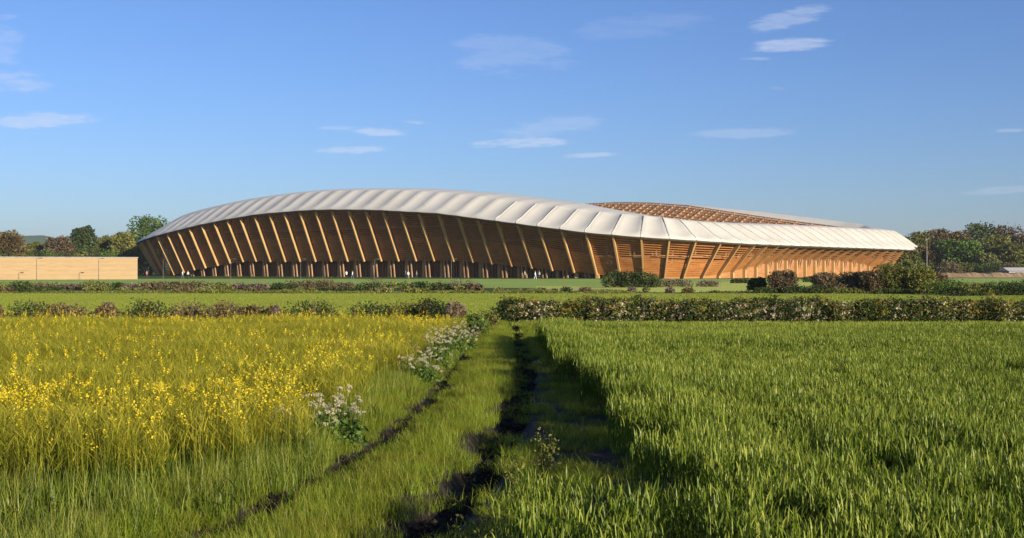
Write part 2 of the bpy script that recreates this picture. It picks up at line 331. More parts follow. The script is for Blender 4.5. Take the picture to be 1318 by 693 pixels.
# fins, posts and the louvred skin on the sides in view
offw = per([.8] * 18 + [4.2] * 26 + [3.6, 2.6, 1.8, 1.2] + [.8] * 24)
vis = [k for k in range(54)] + [54, 55, 56, 57]
first = [ns - 3, ns - 2, ns - 1]
vis = first + vis
def pt(s, w, z): return hv(P2(s) - w * N2(s), z) - INV
for k in vis:
    s = stn[k]; t = hv(T2(s)); n = hv(N2(s)); e = float(ze(s)); d = float(zd(s))
    mb = MB()
    # tapered fin: outer edge from the eaves down to the elbow, inner edge behind it
    top_o, top_i = pt(s, .05, e - .35), pt(s, 1.0, e)
    el_o, el_i = pt(s, DE, d), pt(s, DE + .8, d)
    mid_o = top_o + (el_o - top_o) * .12; mid_i = mid_o + (pt(s, .95, 0) - pt(s, 0, 0))
    sec = [(top_o, top_i), (mid_o, mid_i), (el_o + (top_o - el_o) * .06, el_i + (top_i - el_i) * .05), (el_o + (el_i - el_o) * .12 - np.array([0, 0, .25]), el_i)]
    w = .36
    V = []
    for o_, i_ in sec: V += [o_ - t * w / 2, o_ + t * w / 2, i_ + t * w / 2, i_ - t * w / 2]
    Fc = [(3, 2, 1, 0), (12, 13, 14, 15)]
    for a in range(3):
        for q in range(4): Fc.append((a * 4 + q, a * 4 + (q + 1) % 4, a * 4 + 4 + (q + 1) % 4, a * 4 + 4 + q))
    mb.add(V, Fc)
    # short bracket prop behind the head of the fin
    pa = top_o + (el_o - top_o) * .17 - n * 1.0; pb = pt(s, 3.0, e + .1)
    mb.beam(pa, pb, t, .3, .45)
    mb.build('fin', M['glulam'], stadium)
    if d > .5:
        ow = float(offw(s)); pw = DE + (.45 if ow < 1.5 else ow - .9)
        pm = MB(); p0 = pt(s, pw, -.1); p1 = pt(s, pw, d + (.0 if ow < 1.5 else .35))
        pm.beam(p0, p1, t, .62 if ow < 1.5 else .75, .8 if ow < 1.5 else .7)
        pm.build('post', M['glulam'], stadium)
def bay(k): return stn[k], (nxt[k])
bays = first + [k for k in range(57)]
for k in bays:
    s0, s1 = bay(k)
    s0 += .3; s1 -= .3
    ss = np.linspace(s0, s1, 4)
    top = ze(ss) - .75; bot = np.maximum(zd(ss) + .05, .12)
    wt = 1.5; wb = DE + .85
    hgt = float((top - bot).mean()); rows = int(hgt / .46); mb = MB()
    for r in range(rows + 1):
        fr = r / rows
        solid_ = float(np.interp(s0, [560, 620], [0, 1])); thick = (.30 + .12 * solid_) if fr < .5 else (.19 if fr < .93 else .26)
        for j in range(3):
            quad = []
            for jj, up in ((j, 0), (j + 1, 0), (j + 1, 1), (j, 1)):
                z = bot[jj] + (top[jj] - bot[jj]) * fr + up * thick; w = wb + (wt - wb) * (z - bot[jj]) / (top[jj] - bot[jj])
                quad.append(pt(ss[jj], w, z))
            q2 = [q - hv(N2(ss[1])) * .07 for q in quad]
            mb.add(quad + q2, [(0, 1, 2, 3), (7, 6, 5, 4), (3, 2, 6, 7), (1, 0, 4, 5)])
    # hidden uprights that carry the slats
    for jj in (0, 3):
        mb.beam(pt(ss[jj], wb + .18, bot[jj]), pt(ss[jj], wt + .18, top[jj]), hv(T2(ss[jj])), .14, .14)
    mb.build('louvre_panel', M['slat'], stadium)
arc = np.linspace(stn[ns - 3] - LT, stn[57], 520)
dz_ = zd(arc); ow = offw(arc); ez = ze(arc)
# concourse slab edges, inner wall and columns behind the slats
for zz in (4.6, 8.6, 12.4):
    use = ez > zz + 2.0
    wo = DE + .9 - (zz - dz_) / (ez - dz_) * 4.4 + .9
    seg = np.split(np.arange(len(arc)), np.where(np.diff(use.astype(int)) != 0)[0] + 1)
    for sg in seg:
        if len(sg) < 4 or not use[sg[0]]: continue
        a = arc[sg]; wv = wo[sg]
        r0 = ringpts(wv, zz, a); r1 = ringpts(wv, zz + .55, a); r2 = ringpts(9.6, zz + .55, a); r3 = ringpts(9.6, zz, a)
        V, Fq = loft([r3, r0, r1, r2], closed=False); smk('concourse_slab', V, Fq, M['lattice'])
V, Fq = loft([ringpts(10, 0., arc), ringpts(10, ez * .82, arc), ringpts(9.6, zf(arc) - 2.2, arc)], closed=False); smk('inner_wall', V, Fq, M['timber_in'])
for k in bays:
    s = stn[k] + .5 * (nxt[k] - stn[k]); e = float(ze(s)); mb = MB()
    for off in (-.55, .55):
        mb.beam(pt(s + off, 7.3, 0), pt(s + off, 5.2, e + .2), hv(T2(s)), .32, .32)
    mb.build('inner_column', M['lattice'], stadium)
# soffit and the set-back wall at the foot
r0 = ringpts(DE + .9, np.maximum(dz_, .05), arc); r1 = ringpts(DE + ow + .05, np.maximum(dz_ + .3, .1), arc)
V, Fq = loft([r0, r1], closed=False); smk('soffit', V, Fq, M['timber_in'])
for nm, lo, hi, mat in (('entrance_wall', arc[0], 612, 'glass'), ('timber_wall', 626, arc[-1], 'panel')):
    g = (arc >= lo) & (arc <= hi); a = arc[g]
    V, Fq = loft([ringpts(DE + ow[g], -.1, a), ringpts(DE + ow[g], np.maximum(zd(a) + .3, .1), a)], closed=False); smk(nm, V, Fq, M[mat])
for k in range(5, 28):
    s0, s1 = bay(k); mb = MB()
    for q in (.18, .34, .5, .66, .82):
        s = s0 + q * (s1 - s0); d = float(zd(s)); ww = DE + float(offw(s)) - .12
        if d < 1: continue
        mb.beam(pt(s, ww, 0), pt(s, ww, d + .25), hv(T2(s)), .22 if q == .5 else .12, .14)
    if len(mb.v): mb.build('mullion', M['timber_in'], stadium)
# seating bowl inside
bowl = [ringpts(11 + 2.2 * i, np.maximum(zf(S) * .72 - 1.15 * i, .3)) for i in range(9)]
V, Fq = loft(bowl); smk('seating_bowl', V, Fq, M['concrete'])

# ------------------------------------------------------------------ foliage
def leaf_quads(C, size, rg, up=.25, asp=1.5):
    """kite shaped leaves at the points C"""
    n = len(C); d = rg.normal(size=(n, 3)); d[:, 2] = d[:, 2] * .8 + up; d /= np.linalg.norm(d, axis=1)[:, None]
    e = rg.normal(size=(n, 3)); e -= (e * d).sum(1)[:, None] * d; e /= np.linalg.norm(e, axis=1)[:, None]
    s = np.asarray(size) * rg.uniform(.65, 1.35, n); s = s[:, None]
    V = np.stack([C - d * s * asp * .5, C + e * s * .38, C + d * s * asp * .5, C - e * s * .38], 1).reshape(-1, 3)
    return V, np.arange(4 * n).reshape(-1, 4)

def lobes_points(lobes, n, rg, hollow=.55, squash=1.):
    vol = np.array([l[3] ** 2 for l in lobes]); pick = rg.choice(len(lobes), n, p=vol / vol.sum())
    Lb = np.array(lobes)[pick]
    d = rg.normal(size=(n, 3)); d /= np.linalg.norm(d, axis=1)[:, None]
    # clumpy shell: fewer points where a coarse pattern is low, so the outline is uneven and gaps open
    r = (hollow + (1 - hollow) * rg.random(n) ** .6)
    bump_ = 1 + .16 * np.sin(d[:, 0] * 7 + pick * 2.1) * np.sin(d[:, 1] * 6 + pick) + .12 * np.sin(d[:, 2] * 9 + pick * 3.3)
    C = Lb[:, :3] + d * (Lb[:, 3] * r * bump_)[:, None] * np.array([1, 1, squash])
    return C, pick

LEAF = {}
def leafset(key, a, b, c, **k):
    LEAF[key] = G_('leaf_' + key, a, b, c, **k)
kw = dict(trans=.25, gloss=.008, rand=.25, rough=.6)
leafset('green', (0.033, 0.067, 0.015), (0.083, 0.138, 0.025), (0.184, 0.239, 0.048), **kw)
leafset('dark', (0.022, 0.038, 0.013), (0.051, 0.077, 0.021), (0.120, 0.136, 0.040), **kw)
leafset('rust', (.055, .042, .014), (.13, .092, .030), (.24, .165, .055), **kw)
leafset('olive', (0.067, 0.077, 0.018), (0.144, 0.151, 0.033), (0.276, 0.258, 0.059), **kw)
leafset('pale', (0.088, 0.096, 0.029), (0.176, 0.184, 0.056), (0.304, 0.288, 0.112), **kw)
leafset('brown', (0.064, 0.048, 0.025), (0.138, 0.101, 0.052), (0.258, 0.193, 0.101), **kw)
leafset('gold', (.10, .075, .012), (.20, .145, .02), (.32, .24, .035), **kw)
leafset('blossom', (.24, .20, .13), (.38, .33, .24), (.52, .47, .36), **kw)
leafset('mauve', (.085, .062, .046), (.170, .125, .098), (.28, .21, .17), **kw)

def tree(D, px, ytop, wpx, kind, label, group, seed, ybot=None, n=3600, name='tree', leaf=.5, squash=1., lean=0., dz0=0):
    """one tree standing at distance D whose crown rises to the photo row ytop and is wpx wide"""
    rg = np.random.default_rng(seed); x = PX(px, D); zt = H + (Y0 - ytop) / F * D; w = wpx / F * D
    root = empty(name, (x, D, 0)); tag(root, label, 'tree', group)
    ch = min(zt * .86, w * 1.15) if ybot is None else zt - (H + (Y0 - ybot) / F * D)
    rz = ch / 2; cz = zt - rz; lobes = []
    nl = 15
    for i in range(nl):
        g = i * 2.399 + rg.uniform(-.3, .3); q = (i + .5) / nl; rr = w * .5 * math.sqrt(max(.02, 1 - (2 * q - 1) ** 2 * .9)) * .62
        lr = w * rg.uniform(.15, .25)
        z = cz - rz * .72 + 2 * rz * .78 * q
        z = min(z, zt - lr * .95)
        lobes.append((math.cos(g) * rr, math.sin(g) * rr * .8, z, lr))
    lobes.append((rg.uniform(-.1, .1) * w, 0, zt - w * .2, w * .2))
    C, pick = lobes_points(lobes, n, rg, .5, squash); C = C[C[:, 2] > .3]
    tint = np.clip(.42 + .16 * rg.normal(size=nl + 1)[pick[:len(C)]] + .16 * rg.normal(size=len(C)), 0, 1)
    Vq, Fq = leaf_quads(C, leaf, rg)
    mk('crown', Vq, Fq, LEAF[kind], root, tint=np.repeat(tint, 4))
    mb = MB(); r0 = max(.05, zt * .022)
    mb.tube([(0, 0, -.1), (.05 * w * rg.uniform(-1, 1), 0, zt * .3), (0, 0, zt * .62), (0, 0, zt * .85)], [r0 * 1.3, r0, r0 * .7, r0 * .2])
    for l in lobes[::2]:
        a = np.array([0, 0, max(zt * .22, l[2] * .5)]); b = np.array(l[:3]); mb.tube([a, a * .4 + b * .6 - np.array([0, 0, .04 * zt]), b], [r0 * .5, r0 * .3, r0 * .08], 5)
    mb.build('trunk', M['bark'], root)
    return root

def shrub(D, px, ytop, wpx, kind, label, group, seed, n=900, leaf=.09, depth=None, name='shrub', kinds=None, ybase=None, flat=1., cat='shrub', twigs=14):
    """one bush: stems fanning from the foot and an uneven leafy top"""
    rg = np.random.default_rng(seed); x = PX(px, D); zt = max(.25, H + (Y0 - ytop) / F * D); w = wpx / F * D
    root = empty(name, (x, D, 0)); tag(root, label, cat, group)
    dp = depth or min(w * .7, zt * 1.2); nl = max(5, int(w / zt * 5)); lobes = []
    for i in range(nl):
        lx = (i + .5) / nl * w - w / 2; lr = min(zt * .5, w * .45) * rg.uniform(.62, 1.); edge = 1 - abs(lx / (w / 2 + .01)) ** 4 * .35
        lobes.append((lx * .86, rg.uniform(-.3, .3) * dp, max(lr * .6, (zt - lr) * edge * rg.uniform(.82, 1.)), lr))
        lobes.append((lx * .9 + rg.uniform(-.1, .1) * w / nl, rg.uniform(-.35, .35) * dp, lr * .75, lr * .9))
    C, pick = lobes_points(lobes, n, rg, .35); ok = C[:, 2] > .02; C = C[ok]; pick = pick[ok]
    # stray shoots above the outline
    k = max(4, n // 25); sh = rg.choice(len(C), k); top = C[sh]; top[:, 2] += rg.uniform(.02, .16, k) * zt; C = np.concatenate([C, top]); pick = np.concatenate([pick, pick[sh]])
    tl = rg.normal(size=len(lobes)); tint = np.clip(.42 + .17 * tl[pick] + .15 * rg.normal(size=len(C)), 0, 1)
    Vq, Fq = leaf_quads(C, leaf, rg, .1)
    mats = [LEAF[kind]]; mi = np.zeros(len(C), int)
    if kinds:
        for j, (kk, share, zlo, zhi) in enumerate(kinds):
            mats.append(LEAF[kk]); ph = rg.uniform(0, 6.28); f1 = np.sin(C[:, 0] * 2.3 / max(w / 9, .5) + ph) + .8 * np.sin(C[:, 0] * 5.1 / max(w / 9, .5) + 2 * ph + C[:, 2] * 3)
            m = (f1 > np.quantile(f1, 1 - min(1, share * 2.2))) & (rg.random(len(C)) < .5) & (C[:, 2] / zt > zlo) & (C[:, 2] / zt < zhi); mi[m] = j + 1
    mk('foliage', Vq, Fq, mats, root, tint=np.repeat(tint, 4), midx=mi)
    mb = MB()
    for i in range(twigs):
        l = lobes[rg.integers(len(lobes))]; a = (l[0] * .55, l[1] * .4, -.03); b = (l[0] + rg.uniform(-.3, .3) * l[3], l[1], l[2] + l[3] * rg.uniform(.2, 1.0))
        r = .012 + .012 * zt; mb.tube([a, ((a[0] + b[0]) / 2, (a[1] + b[1]) / 2, b[2] * .45), b], [r, r * .7, r * .25], 4)
    mb.build('stem', M['twig'], root)
    return root

#==TREES==
# woods left of the stadium
GL = 'trees behind the pale clad building'
left = [(8, 298, 54, 'rust', 'russet round-topped tree at the left end of the tree row'), (-26, 300, 50, 'rust', 'russet tree just past the left edge of the tree row'), (47, 312, 30, 'olive', 'low olive tree in front of the blue hill gap'),
        (78, 305, 46, 'brown', 'broad brown tree just right of the distant hill'), (108, 292, 38, 'dark', 'dark round green tree standing above its russet neighbours'), (138, 304, 42, 'olive', 'olive brown tree to the right of the dark round tree'),
        (158, 299, 40, 'olive', 'olive brown tree between the dark round tree and the tall tree by the stadium'), (194, 278, 62, 'green', 'tall spreading green tree rising over the left tip of the stadium roof'), (174, 306, 30, 'green', 'small green tree under the tall spreading tree')]
for i, (x, y, w, k, lab) in enumerate(left):
    tree(385 + 4 * (i % 3) if y > 290 else 412, x, y, w, k, lab, GL, 100 + i, n=5200, leaf=.6)
for i, x in enumerate(range(-28, 190, 19)):
    shrub(372 + (i % 3) * 4, x, 318 + (i % 4) * 1.5, 27, ('dark', 'green', 'dark', 'olive')[i % 4], 'dark green bushy tree in the low belt directly behind the clad wall', 'low green belt behind the clad building', 140 + i, n=1500, leaf=.42, name='bushy_tree', cat='tree')
GR = 'trees of the wood right of the stadium'
right = [(1160, 304, 34, 'brown', 372, 'brown tree peeping out behind the right tip of the stadium roof'), (1184, 298, 40, 'olive', 368, 'olive brown tree at the back left of the wood'), (1208, 295, 40, 'brown', 368, 'brown topped tree above the left green trees'),
         (1231, 298, 38, 'rust', 366, 'russet brown tree in the dip of the wood skyline'), (1262, 287, 52, 'dark', 372, 'tallest dark brown-green tree of the wood'), (1296, 290, 54, 'brown', 372, 'big brown tree to the right of the tallest tree'),
         (1324, 300, 44, 'brown', 366, 'brown tree cut by the right edge of the picture'), (1282, 303, 56, 'olive', 350, 'large olive tree in front of the tallest trees'), (1193, 316, 34, 'rust', 348, 'reddish tree beside the pale pole'),
         (1217, 309, 38, 'green', 346, 'full green tree left of the wood centre'), (1246, 309, 40, 'green', 344, 'full green tree with pale crown at the wood centre'), (1310, 313, 46, 'olive', 342, 'olive tree low on the right side of the wood'),
         (1271, 326, 30, 'pale', 338, 'small pale green tree at the front edge of the wood'), (1170, 322, 34, 'olive', 345, 'low olive tree right beside the stadium end'), (1355, 300, 50, 'olive', 360, 'olive tree just beyond the right edge of the picture')]
for i, (x, y, w, k, D, lab) in enumerate(right):
    tree(D, x, y, w, k, lab, GR, 200 + i, n=3400, leaf=.55)
for i, x in enumerate(range(1165, 1345, 19)):
    shrub(322 + (i % 3) * 3, x, 334 + (i % 3) * 2.5, 26, ('olive', 'green', 'dark', 'brown')[i % 4], 'undergrowth bush along the foot of the wood', 'undergrowth bushes at the foot of the wood', 240 + i, n=900, leaf=.36, name='bush', cat='bush')

# rough scrub band between the bright field and the stadium
def scrubs():
    rg = np.random.default_rng(5); kinds = ['brown', 'mauve', 'olive', 'dark', 'brown', 'pale']
    lab = {'brown': 'low brown bush in the scrub band in front of the stadium', 'mauve': 'low purplish grey bush in the scrub band in front of the stadium', 'olive': 'low olive bush in the scrub band in front of the stadium',
           'dark': 'low dark green bush in the scrub band in front of the stadium', 'pale': 'low pale leaved bush in the scrub band in front of the stadium'}
    x = -10; i = 0
    while x < 615:
        w = rg.uniform(20, 46); y = rg.uniform(359, 364.5); k = kinds[rg.integers(len(kinds))]; D = rg.uniform(112, 128)
        if x > 560: y += 1.5
        shrub(D, x + w / 2, y, w, k, lab[k], 'bushes of the scrub band', 300 + i, n=520, leaf=.17, kinds=[('pale', .1, .3, 1)] if i % 3 == 0 else None, twigs=6)
        x += w * rg.uniform(.55, .95); i += 1
    # front row, lower
    x = -12
    while x < 560:
        w = rg.uniform(24, 50); y = rg.uniform(367, 371); k = ('olive', 'dark', 'pale', 'brown')[rg.integers(4)]
        shrub(rg.uniform(100, 108), x + w / 2, y, w, k, lab[k], 'bushes of the scrub band', 340 + i, n=420, leaf=.15, twigs=4)
        x += w * rg.uniform(.8, 1.9); i += 1
scrubs()
named = [(412, 353, 40, 118, 'brown', 'tallest brown bush of the scrub band, before the stadium posts'), (482, 357, 24, 116, 'brown', 'rounded brown bush beneath the lamp post near the stadium middle'),
         (566, 359.5, 22, 116, 'dark', 'dark round bush left of the purple pair'), (588, 359, 22, 116, 'mauve', 'purple grey round bush, left one of a pair'), (606, 360, 18, 116, 'mauve', 'purple grey round bush, right one of a pair'),
         (642, 369, 12, 104, 'pale', 'single pale bush on the open green left of the sandy path'), (677, 371.5, 8, 106, 'dark', 'tiny dark bush at the left end of the sandy path'), (697, 370, 12, 106, 'dark', 'dark bush on the sandy path'),
         (714, 371.5, 7, 106, 'dark', 'tiny bush between the two round ones by the sandy path'), (729, 368, 13, 102, 'dark', 'dark round bush right of the sandy path'), (753, 368.5, 14, 102, 'brown', 'brown bush at the right end of the sandy path'),
         (813, 368, 10, 101, 'mauve', 'narrow purplish bush in front of the clipped dark clump'), (832, 369, 8, 104, 'pale', 'thin pale bush right of the clipped dark clump'), (862, 369, 10, 101, 'mauve', 'narrow grey bush alone in the lime green field'),
         (885, 369.5, 15, 100, 'rust', 'reddish brown bush alone in the lime green field'), (921, 373.5, 12, 100, 'olive', 'low olive bush on the ditch line')]
for i, (x, y, w, D, k, lab) in enumerate(named):
    shrub(D, x, y, w, k, lab, None, 400 + i, n=420, leaf=.11, twigs=8)
shrub(132, 813, 347.8, 74, 'dark', 'boxy dense dark green clump of bushes standing against the near corner of the stadium', None, 430, n=7500, leaf=.14, kinds=[('pale', .12, 0, .7)], name='bush_clump', cat='bushes', depth=3)
shrub(134, 868, 358, 50, 'mauve', 'long low purplish bush trailing right from the boxy dark clump', None, 431, n=900, leaf=.15)
shrub(136, 911, 360, 30, 'mauve', 'low grey bush row ending in the lime green field', None, 432, n=500, leaf=.15)
shrub(170, 962, 357.5, 46, 'dark', 'dark low bush row at the foot of the stadium right of the near corner', None, 433, n=900, leaf=.2)
shrub(185, 1060, 354.5, 60, 'dark', 'blue-green low bush row behind the bare brown trees', None, 434, n=1500, leaf=.2)
MT = 'small trees on the far edge of the bright field'
mid = [(974, 358, 26, 100, 'green', 'small green and yellow tree left of the first bare brown tree'), (1008, 348, 44, 98, 'brown', 'first round bare-looking brown tree before the stadium end'), (1063, 351, 38, 104, 'brown', 'small brown tree between the two open gaps in the tree row'),
       (1098, 350, 44, 99, 'brown', 'brown grey tree left of the tall olive one'), (1122, 349, 36, 97, 'brown', 'twiggy brown tree touching the tall olive one'), (1148, 339, 52, 97, 'olive', 'tall olive tree covering the foot of the stadium end'),
       (1166, 336, 15, 99, 'dark', 'slim dark brown tree inside the tall olive group'), (1184, 344, 44, 96, 'olive', 'olive tree right of the slim dark tree'), (1203, 352, 40, 97, 'brown', 'low brown tree at the right end of the tree group')]
for i, (x, y, w, D, k, lab) in enumerate(mid):
    tree(D, x, y, w, k, lab, MT, 450 + i, n=4600, leaf=.12, name='small_tree', ybot=376)
more = [(1000, 369, 66, 97.5, 'dark', 'dark low bush at the left end of the small tree row'), (1190, 369, 50, 96, 'dark', 'dark bush under the right end of the small tree row'), (1112, 361, 84, 98, 'brown', 'brown thicket filling the gap under the small tree row'), (1165, 356, 60, 98, 'olive', 'olive thicket under the slim dark tree'), (1040, 367, 70, 97, 'dark', 'dark low bush under the bare brown tree'), (1085, 370.5, 70, 97, 'olive', 'low olive bush beneath the middle of the small tree row'), (1150, 371, 60, 95, 'dark', 'dark bush at the foot of the tall olive tree'),
        (1222, 358, 52, 92, 'green', 'leafy green bush right of the small tree row'), (1256, 362, 40, 90, 'olive', 'olive bush between the leafy green bush and the dark hedge'), (1288, 360.5, 54, 90, 'dark', 'dark bush before the cool green field'),
        (1322, 359, 44, 90, 'dark', 'dark bush cut by the right edge of the picture'), (1240, 374, 60, 88, 'dark', 'low dark bush in front of the leafy green bush')]
for i, (x, y, w, D, k, lab) in enumerate(more):
    shrub(D, x, y, w, k, lab, None, 470 + i, n=2400, leaf=.10)

# rough grass on the ditch line along the far side of the bright field
def ditch():
    rg = np.random.default_rng(9); n = 26000; x = rg.uniform(-52, 52, n); y = 97.5 + rg.random(n) ** 1.5 * 9
    keep = (np.sin(x * .35) + np.sin(x * .13 + 2) + rg.normal(size=n) * .5 > -.55) | (x < -4); x, y = x[keep], y[keep]
    h = .12 + .25 * (np.sin(x * .9) * .5 + .5) * (np.sin(x * .23 + 1) * .5 + .5); C = np.stack([x, y, rg.random(len(x)) * h], 1)
    V, Fq = leaf_quads(C, .13, rg, .6); t = np.clip(.35 + .2 * rg.normal(size=len(x)), 0, 1)
    tag(mk('rough_grass', V, Fq, LEAF['olive'], tint=np.repeat(t, 4)), kind='stuff')
ditch()

# ------------------------------------------------------------------ field hedge
def hedge(x0, x1, D, ytopf, name, label, n, seed, kinds, base='dark'):
    rg = np.random.default_rng(seed); X0, X1 = PX(x0, D), PX(x1, D); root = empty(name, ((X0 + X1) / 2, D, 0)); tag(root, label, 'hedge')
    lobes = []; x = X0
    while x < X1:
        zt = H + (Y0 - (ytopf + .5 + rg.uniform(-3., 2.4) + 3.6 * math.sin(x * 1.9 + seed) * math.sin(x * .83))) / F * D; r = rg.uniform(.22, .42)
        lobes.append((x - (X0 + X1) / 2, rg.uniform(-.2, .2), zt - r, r)); lobes.append((x - (X0 + X1) / 2 + rg.uniform(-.2, .2), rg.uniform(-.4, -.1), r * 1.1, r * 1.1)); lobes.append((x - (X0 + X1) / 2, rg.uniform(.1, .5), r, r))
        x += rg.uniform(.15, .30)
    C, pick = lobes_points(lobes, n, rg, .45); ok = C[:, 2] > 0; C = C[ok]; pick = pick[ok]
    k = n // 14; sh = rg.choice(len(C), k); top = C[sh]; top[:, 2] += rg.uniform(0, .17, k); C = np.concatenate([C, top]); pick = np.concatenate([pick, pick[sh]])
    tl = rg.normal(size=len(lobes)); tint = np.clip(.34 + .25 * tl[pick] + .10 * rg.normal(size=len(C)), 0, 1)
    V, Fq = leaf_quads(C, .066, rg, .1)
    mats = [LEAF[base]]; mi = np.zeros(len(C), int)
    for j, (kk, spots, zlo, zhi, dens) in enumerate(kinds):
        mats.append(LEAF[kk]); f = np.zeros(len(C))
        for sx, sw in spots:
            xx = (PX(sx, D) - (X0 + X1) / 2); f = np.maximum(f, np.exp(-((C[:, 0] - xx) / (sw / F * D)) ** 2))
        clump = 2.2 * np.clip(np.sin(C[:, 0] * 8 + C[:, 2] * 6 + j * 1.7) * np.sin(C[:, 0] * 13 - C[:, 2] * 12 + j), 0, 1)
        m = (rg.random(len(C)) < f * dens * (.06 + clump)) & (C[:, 2] > zlo) & (C[:, 2] < zhi); mi[m] = j + 1
    mk('foliage', V, Fq, mats, root, tint=np.repeat(tint, 4), midx=mi)
    mb = MB()
    for i in range(int((X1 - X0) * 5)):
        xx = rg.uniform(X0, X1) - (X0 + X1) / 2; yy = rg.uniform(-.3, .4); mb.tube([(xx, yy, -.05), (xx + rg.uniform(-.1, .1), yy, .5), (xx + rg.uniform(-.25, .25), yy + rg.uniform(-.1, .1), rg.uniform(.9, 1.28))], [.02, .014, .005], 4)
    mb.build('stem', M['twig'], root)
    return root
hedge(650, 1345, 46, 384.2, 'hedge', 'long flowering field hedge in dark green, gold and white blossom along the wheat', 82000, 11,
      [('gold', [(674, 16), (735, 12), (790, 12), (850, 14), (905, 10), (958, 10), (1075, 18), (1130, 8), (1240, 18), (1290, 16)], .38, 2, 1.5),
       ('blossom', [(690, 24), (775, 10), (800, 12), (840, 22), (868, 10), (940, 24), (985, 16), (1040, 20), (1085, 14), (1150, 8), (1205, 14), (1235, 12), (1300, 14)], .03, .82, .95),
       ('rust', [(700, 40), (760, 20), (880, 30), (1000, 40), (1060, 30), (1180, 30), (1270, 40)], .1, 2, .45),
       ('olive', [(740, 30), (830, 30), (930, 20), (1110, 50), (1220, 40), (1310, 30)], .1, 2, .9)])
GH = 'thorn bushes along the far edge of the yellow crop'
lh = [(-6, 390, 20, 'brown', 'brown thorn bush cut by the left edge of the picture'), (38, 384, 48, 'dark', 'dark thorn bush furthest left beyond the yellow crop'), (84, 385.5, 58, 'brown', 'brown thorn bush second from the left beyond the yellow crop'),
      (138, 388, 26, 'brown', 'smallest reddish thorn bush on the gap beyond the yellow crop'), (190, 383, 62, 'dark', 'dark bushy thorn left of the middle beyond the yellow crop'), (240, 386, 46, 'brown', 'brown low thorn joining the dark bushy thorn'),
      (288, 385, 50, 'brown', 'thin twiggy thorn bush beyond the yellow crop'), (322, 389, 30, 'brown', 'low brown thorn left of the isolated dark bush'), (402, 383, 62, 'dark', 'isolated dark dome-shaped bush beyond the yellow crop'),
      (352, 390.5, 18, 'mauve', 'tiny twiggy bush beside the isolated dark dome'), (475, 386, 58, 'dark', 'dark bush at the left start of the long row near the track'), (520, 384.5, 50, 'olive', 'olive bush in the middle of the long row near the track'),
      (554, 379.5, 42, 'dark', 'highest dark bush of the row left of the track'), (584, 386, 26, 'mauve', 'purplish bush at the corner of the yellow crop by the track')]
for i, (x, y, w, k, lab) in enumerate(lh):
    shrub(36.2 + (i % 3) * .3, x, y + 1.3, w * .95, k, lab, GH, 500 + i, n=3200, leaf=.06, kinds=[('pale', .06, 0, .6), ('rust', .15, .2, 1)], twigs=40)
shrub(42, 630, 397, 24, 'olive', 'low green tuft at the far end of the track', None, 530, n=700, leaf=.06)
shrub(36.5, 610, 399, 26, 'green', 'leafy green clump between the track and the crop corner', None, 531, n=900, leaf=.06)

# ------------------------------------------------------------------ clad building at the left, lamps, pole, shed, bank, hill
def clad():
    D = 238; x1, y1 = PX(177, D), D; x0, y0 = PX(-60, 226), 226; zt = 4.35
    b = empty('clad_building', (x1, y1, 0)); tag(b, 'long low windowless building clad in pale horizontal timber boards', 'building')
    d = np.array([x0 - x1, y0 - y1]); Ln = np.linalg.norm(d); d /= Ln; nn = np.array([d[1], -d[0]]); nn = nn if nn[1] < 0 else -nn
    rz = math.atan2(d[1], d[0]); mb = MB(); rows = 17
    for r in range(rows):
        z = (r + .5) * zt / rows; c = d * Ln / 2 - nn * 6
        mb.box((c[0], c[1], z), (Ln, 12 + (.05 if r % 2 else .0), zt / rows - .03), rz)
    mb.build('wall', M['cladding'], b)
    c = d * Ln / 2 - nn * 6
    m2 = MB(); m2.box((c[0], c[1], zt + .09), (Ln + .3, 12.3, .18), rz); m2.build('roof_edge', M['concrete'], b)
clad()
lamp0 = empty('street_lamp'); mb = MB()
mb.tube([(0, 0, -.1), (0, 0, .8), (0, 0, 4.0)], [.085, .06, .045]); mb.tube([(0, 0, 3.95), (.15, 0, 4.12), (.55, 0, 4.16)], [.04, .035, .03]); mb.build('pole', M['steel'], lamp0)
mb = MB(); mb.box((.78, 0, 4.17), (.62, .24, .10)); mb.box((.78, 0, 4.105), (.42, .17, .03)); mb.build('lamp_head', M['steel'], lamp0)
lamps = [(47, 222, 'lamp post against the pale clad wall, the left one'), (127, 226, 'lamp post against the pale clad wall, the right one'), (210, 236, 'lamp post at the far left tip of the stadium'), (297, 238, 'lamp post before the shaded fins left of the tallest brown bush'),
         (387, 240, 'lamp post standing by the tallest brown bush'), (482, 240, 'lamp post above the rounded brown bush, middle of the stadium front'), (581, 241, 'lamp post above the purple pair of bushes')]
for i, (x, D, lab) in enumerate(lamps):
    o = lamp0 if i == 0 else copy_tree(lamp0); o.location = (PX(x, D), D, 0); tag(o, lab, 'street lamp', 'lamp posts along the stadium front')
mast = empty('tall_pole', (PX(1193, 285), 285, 0)); tag(mast, 'tall slender pale pole in front of the wood', 'pole')
mb = MB(); mb.tube([(0, 0, 0), (0, 0, 5), (0, 0, 9.6)], [.09, .08, .05]); mb.build('pole', M['concrete'], mast); mb = MB(); mb.box((0, 0, 9.3), (.5, .08, .08)); mb.build('crossarm', M['concrete'], mast)
def bank():
    xs = np.linspace(PX(1188, 290), PX(1400, 290), 60); rg = np.random.default_rng(3); tp = 1.0 + .25 * rg.random(60) + .15 * np.sin(xs); V = []; n = 60
    for yy, k in ((286, 0.), (289, 1.), (293, 1.), (296, 0.)): V += [(x, yy, -.05 + t * k) for x, t in zip(xs, tp)]
    tag(mk('earth_bank', V, [(a * n + i, a * n + i + 1, (a + 1) * n + i + 1, (a + 1) * n + i) for a in range(3) for i in range(n - 1)], M['tan']), kind='structure')
bank()
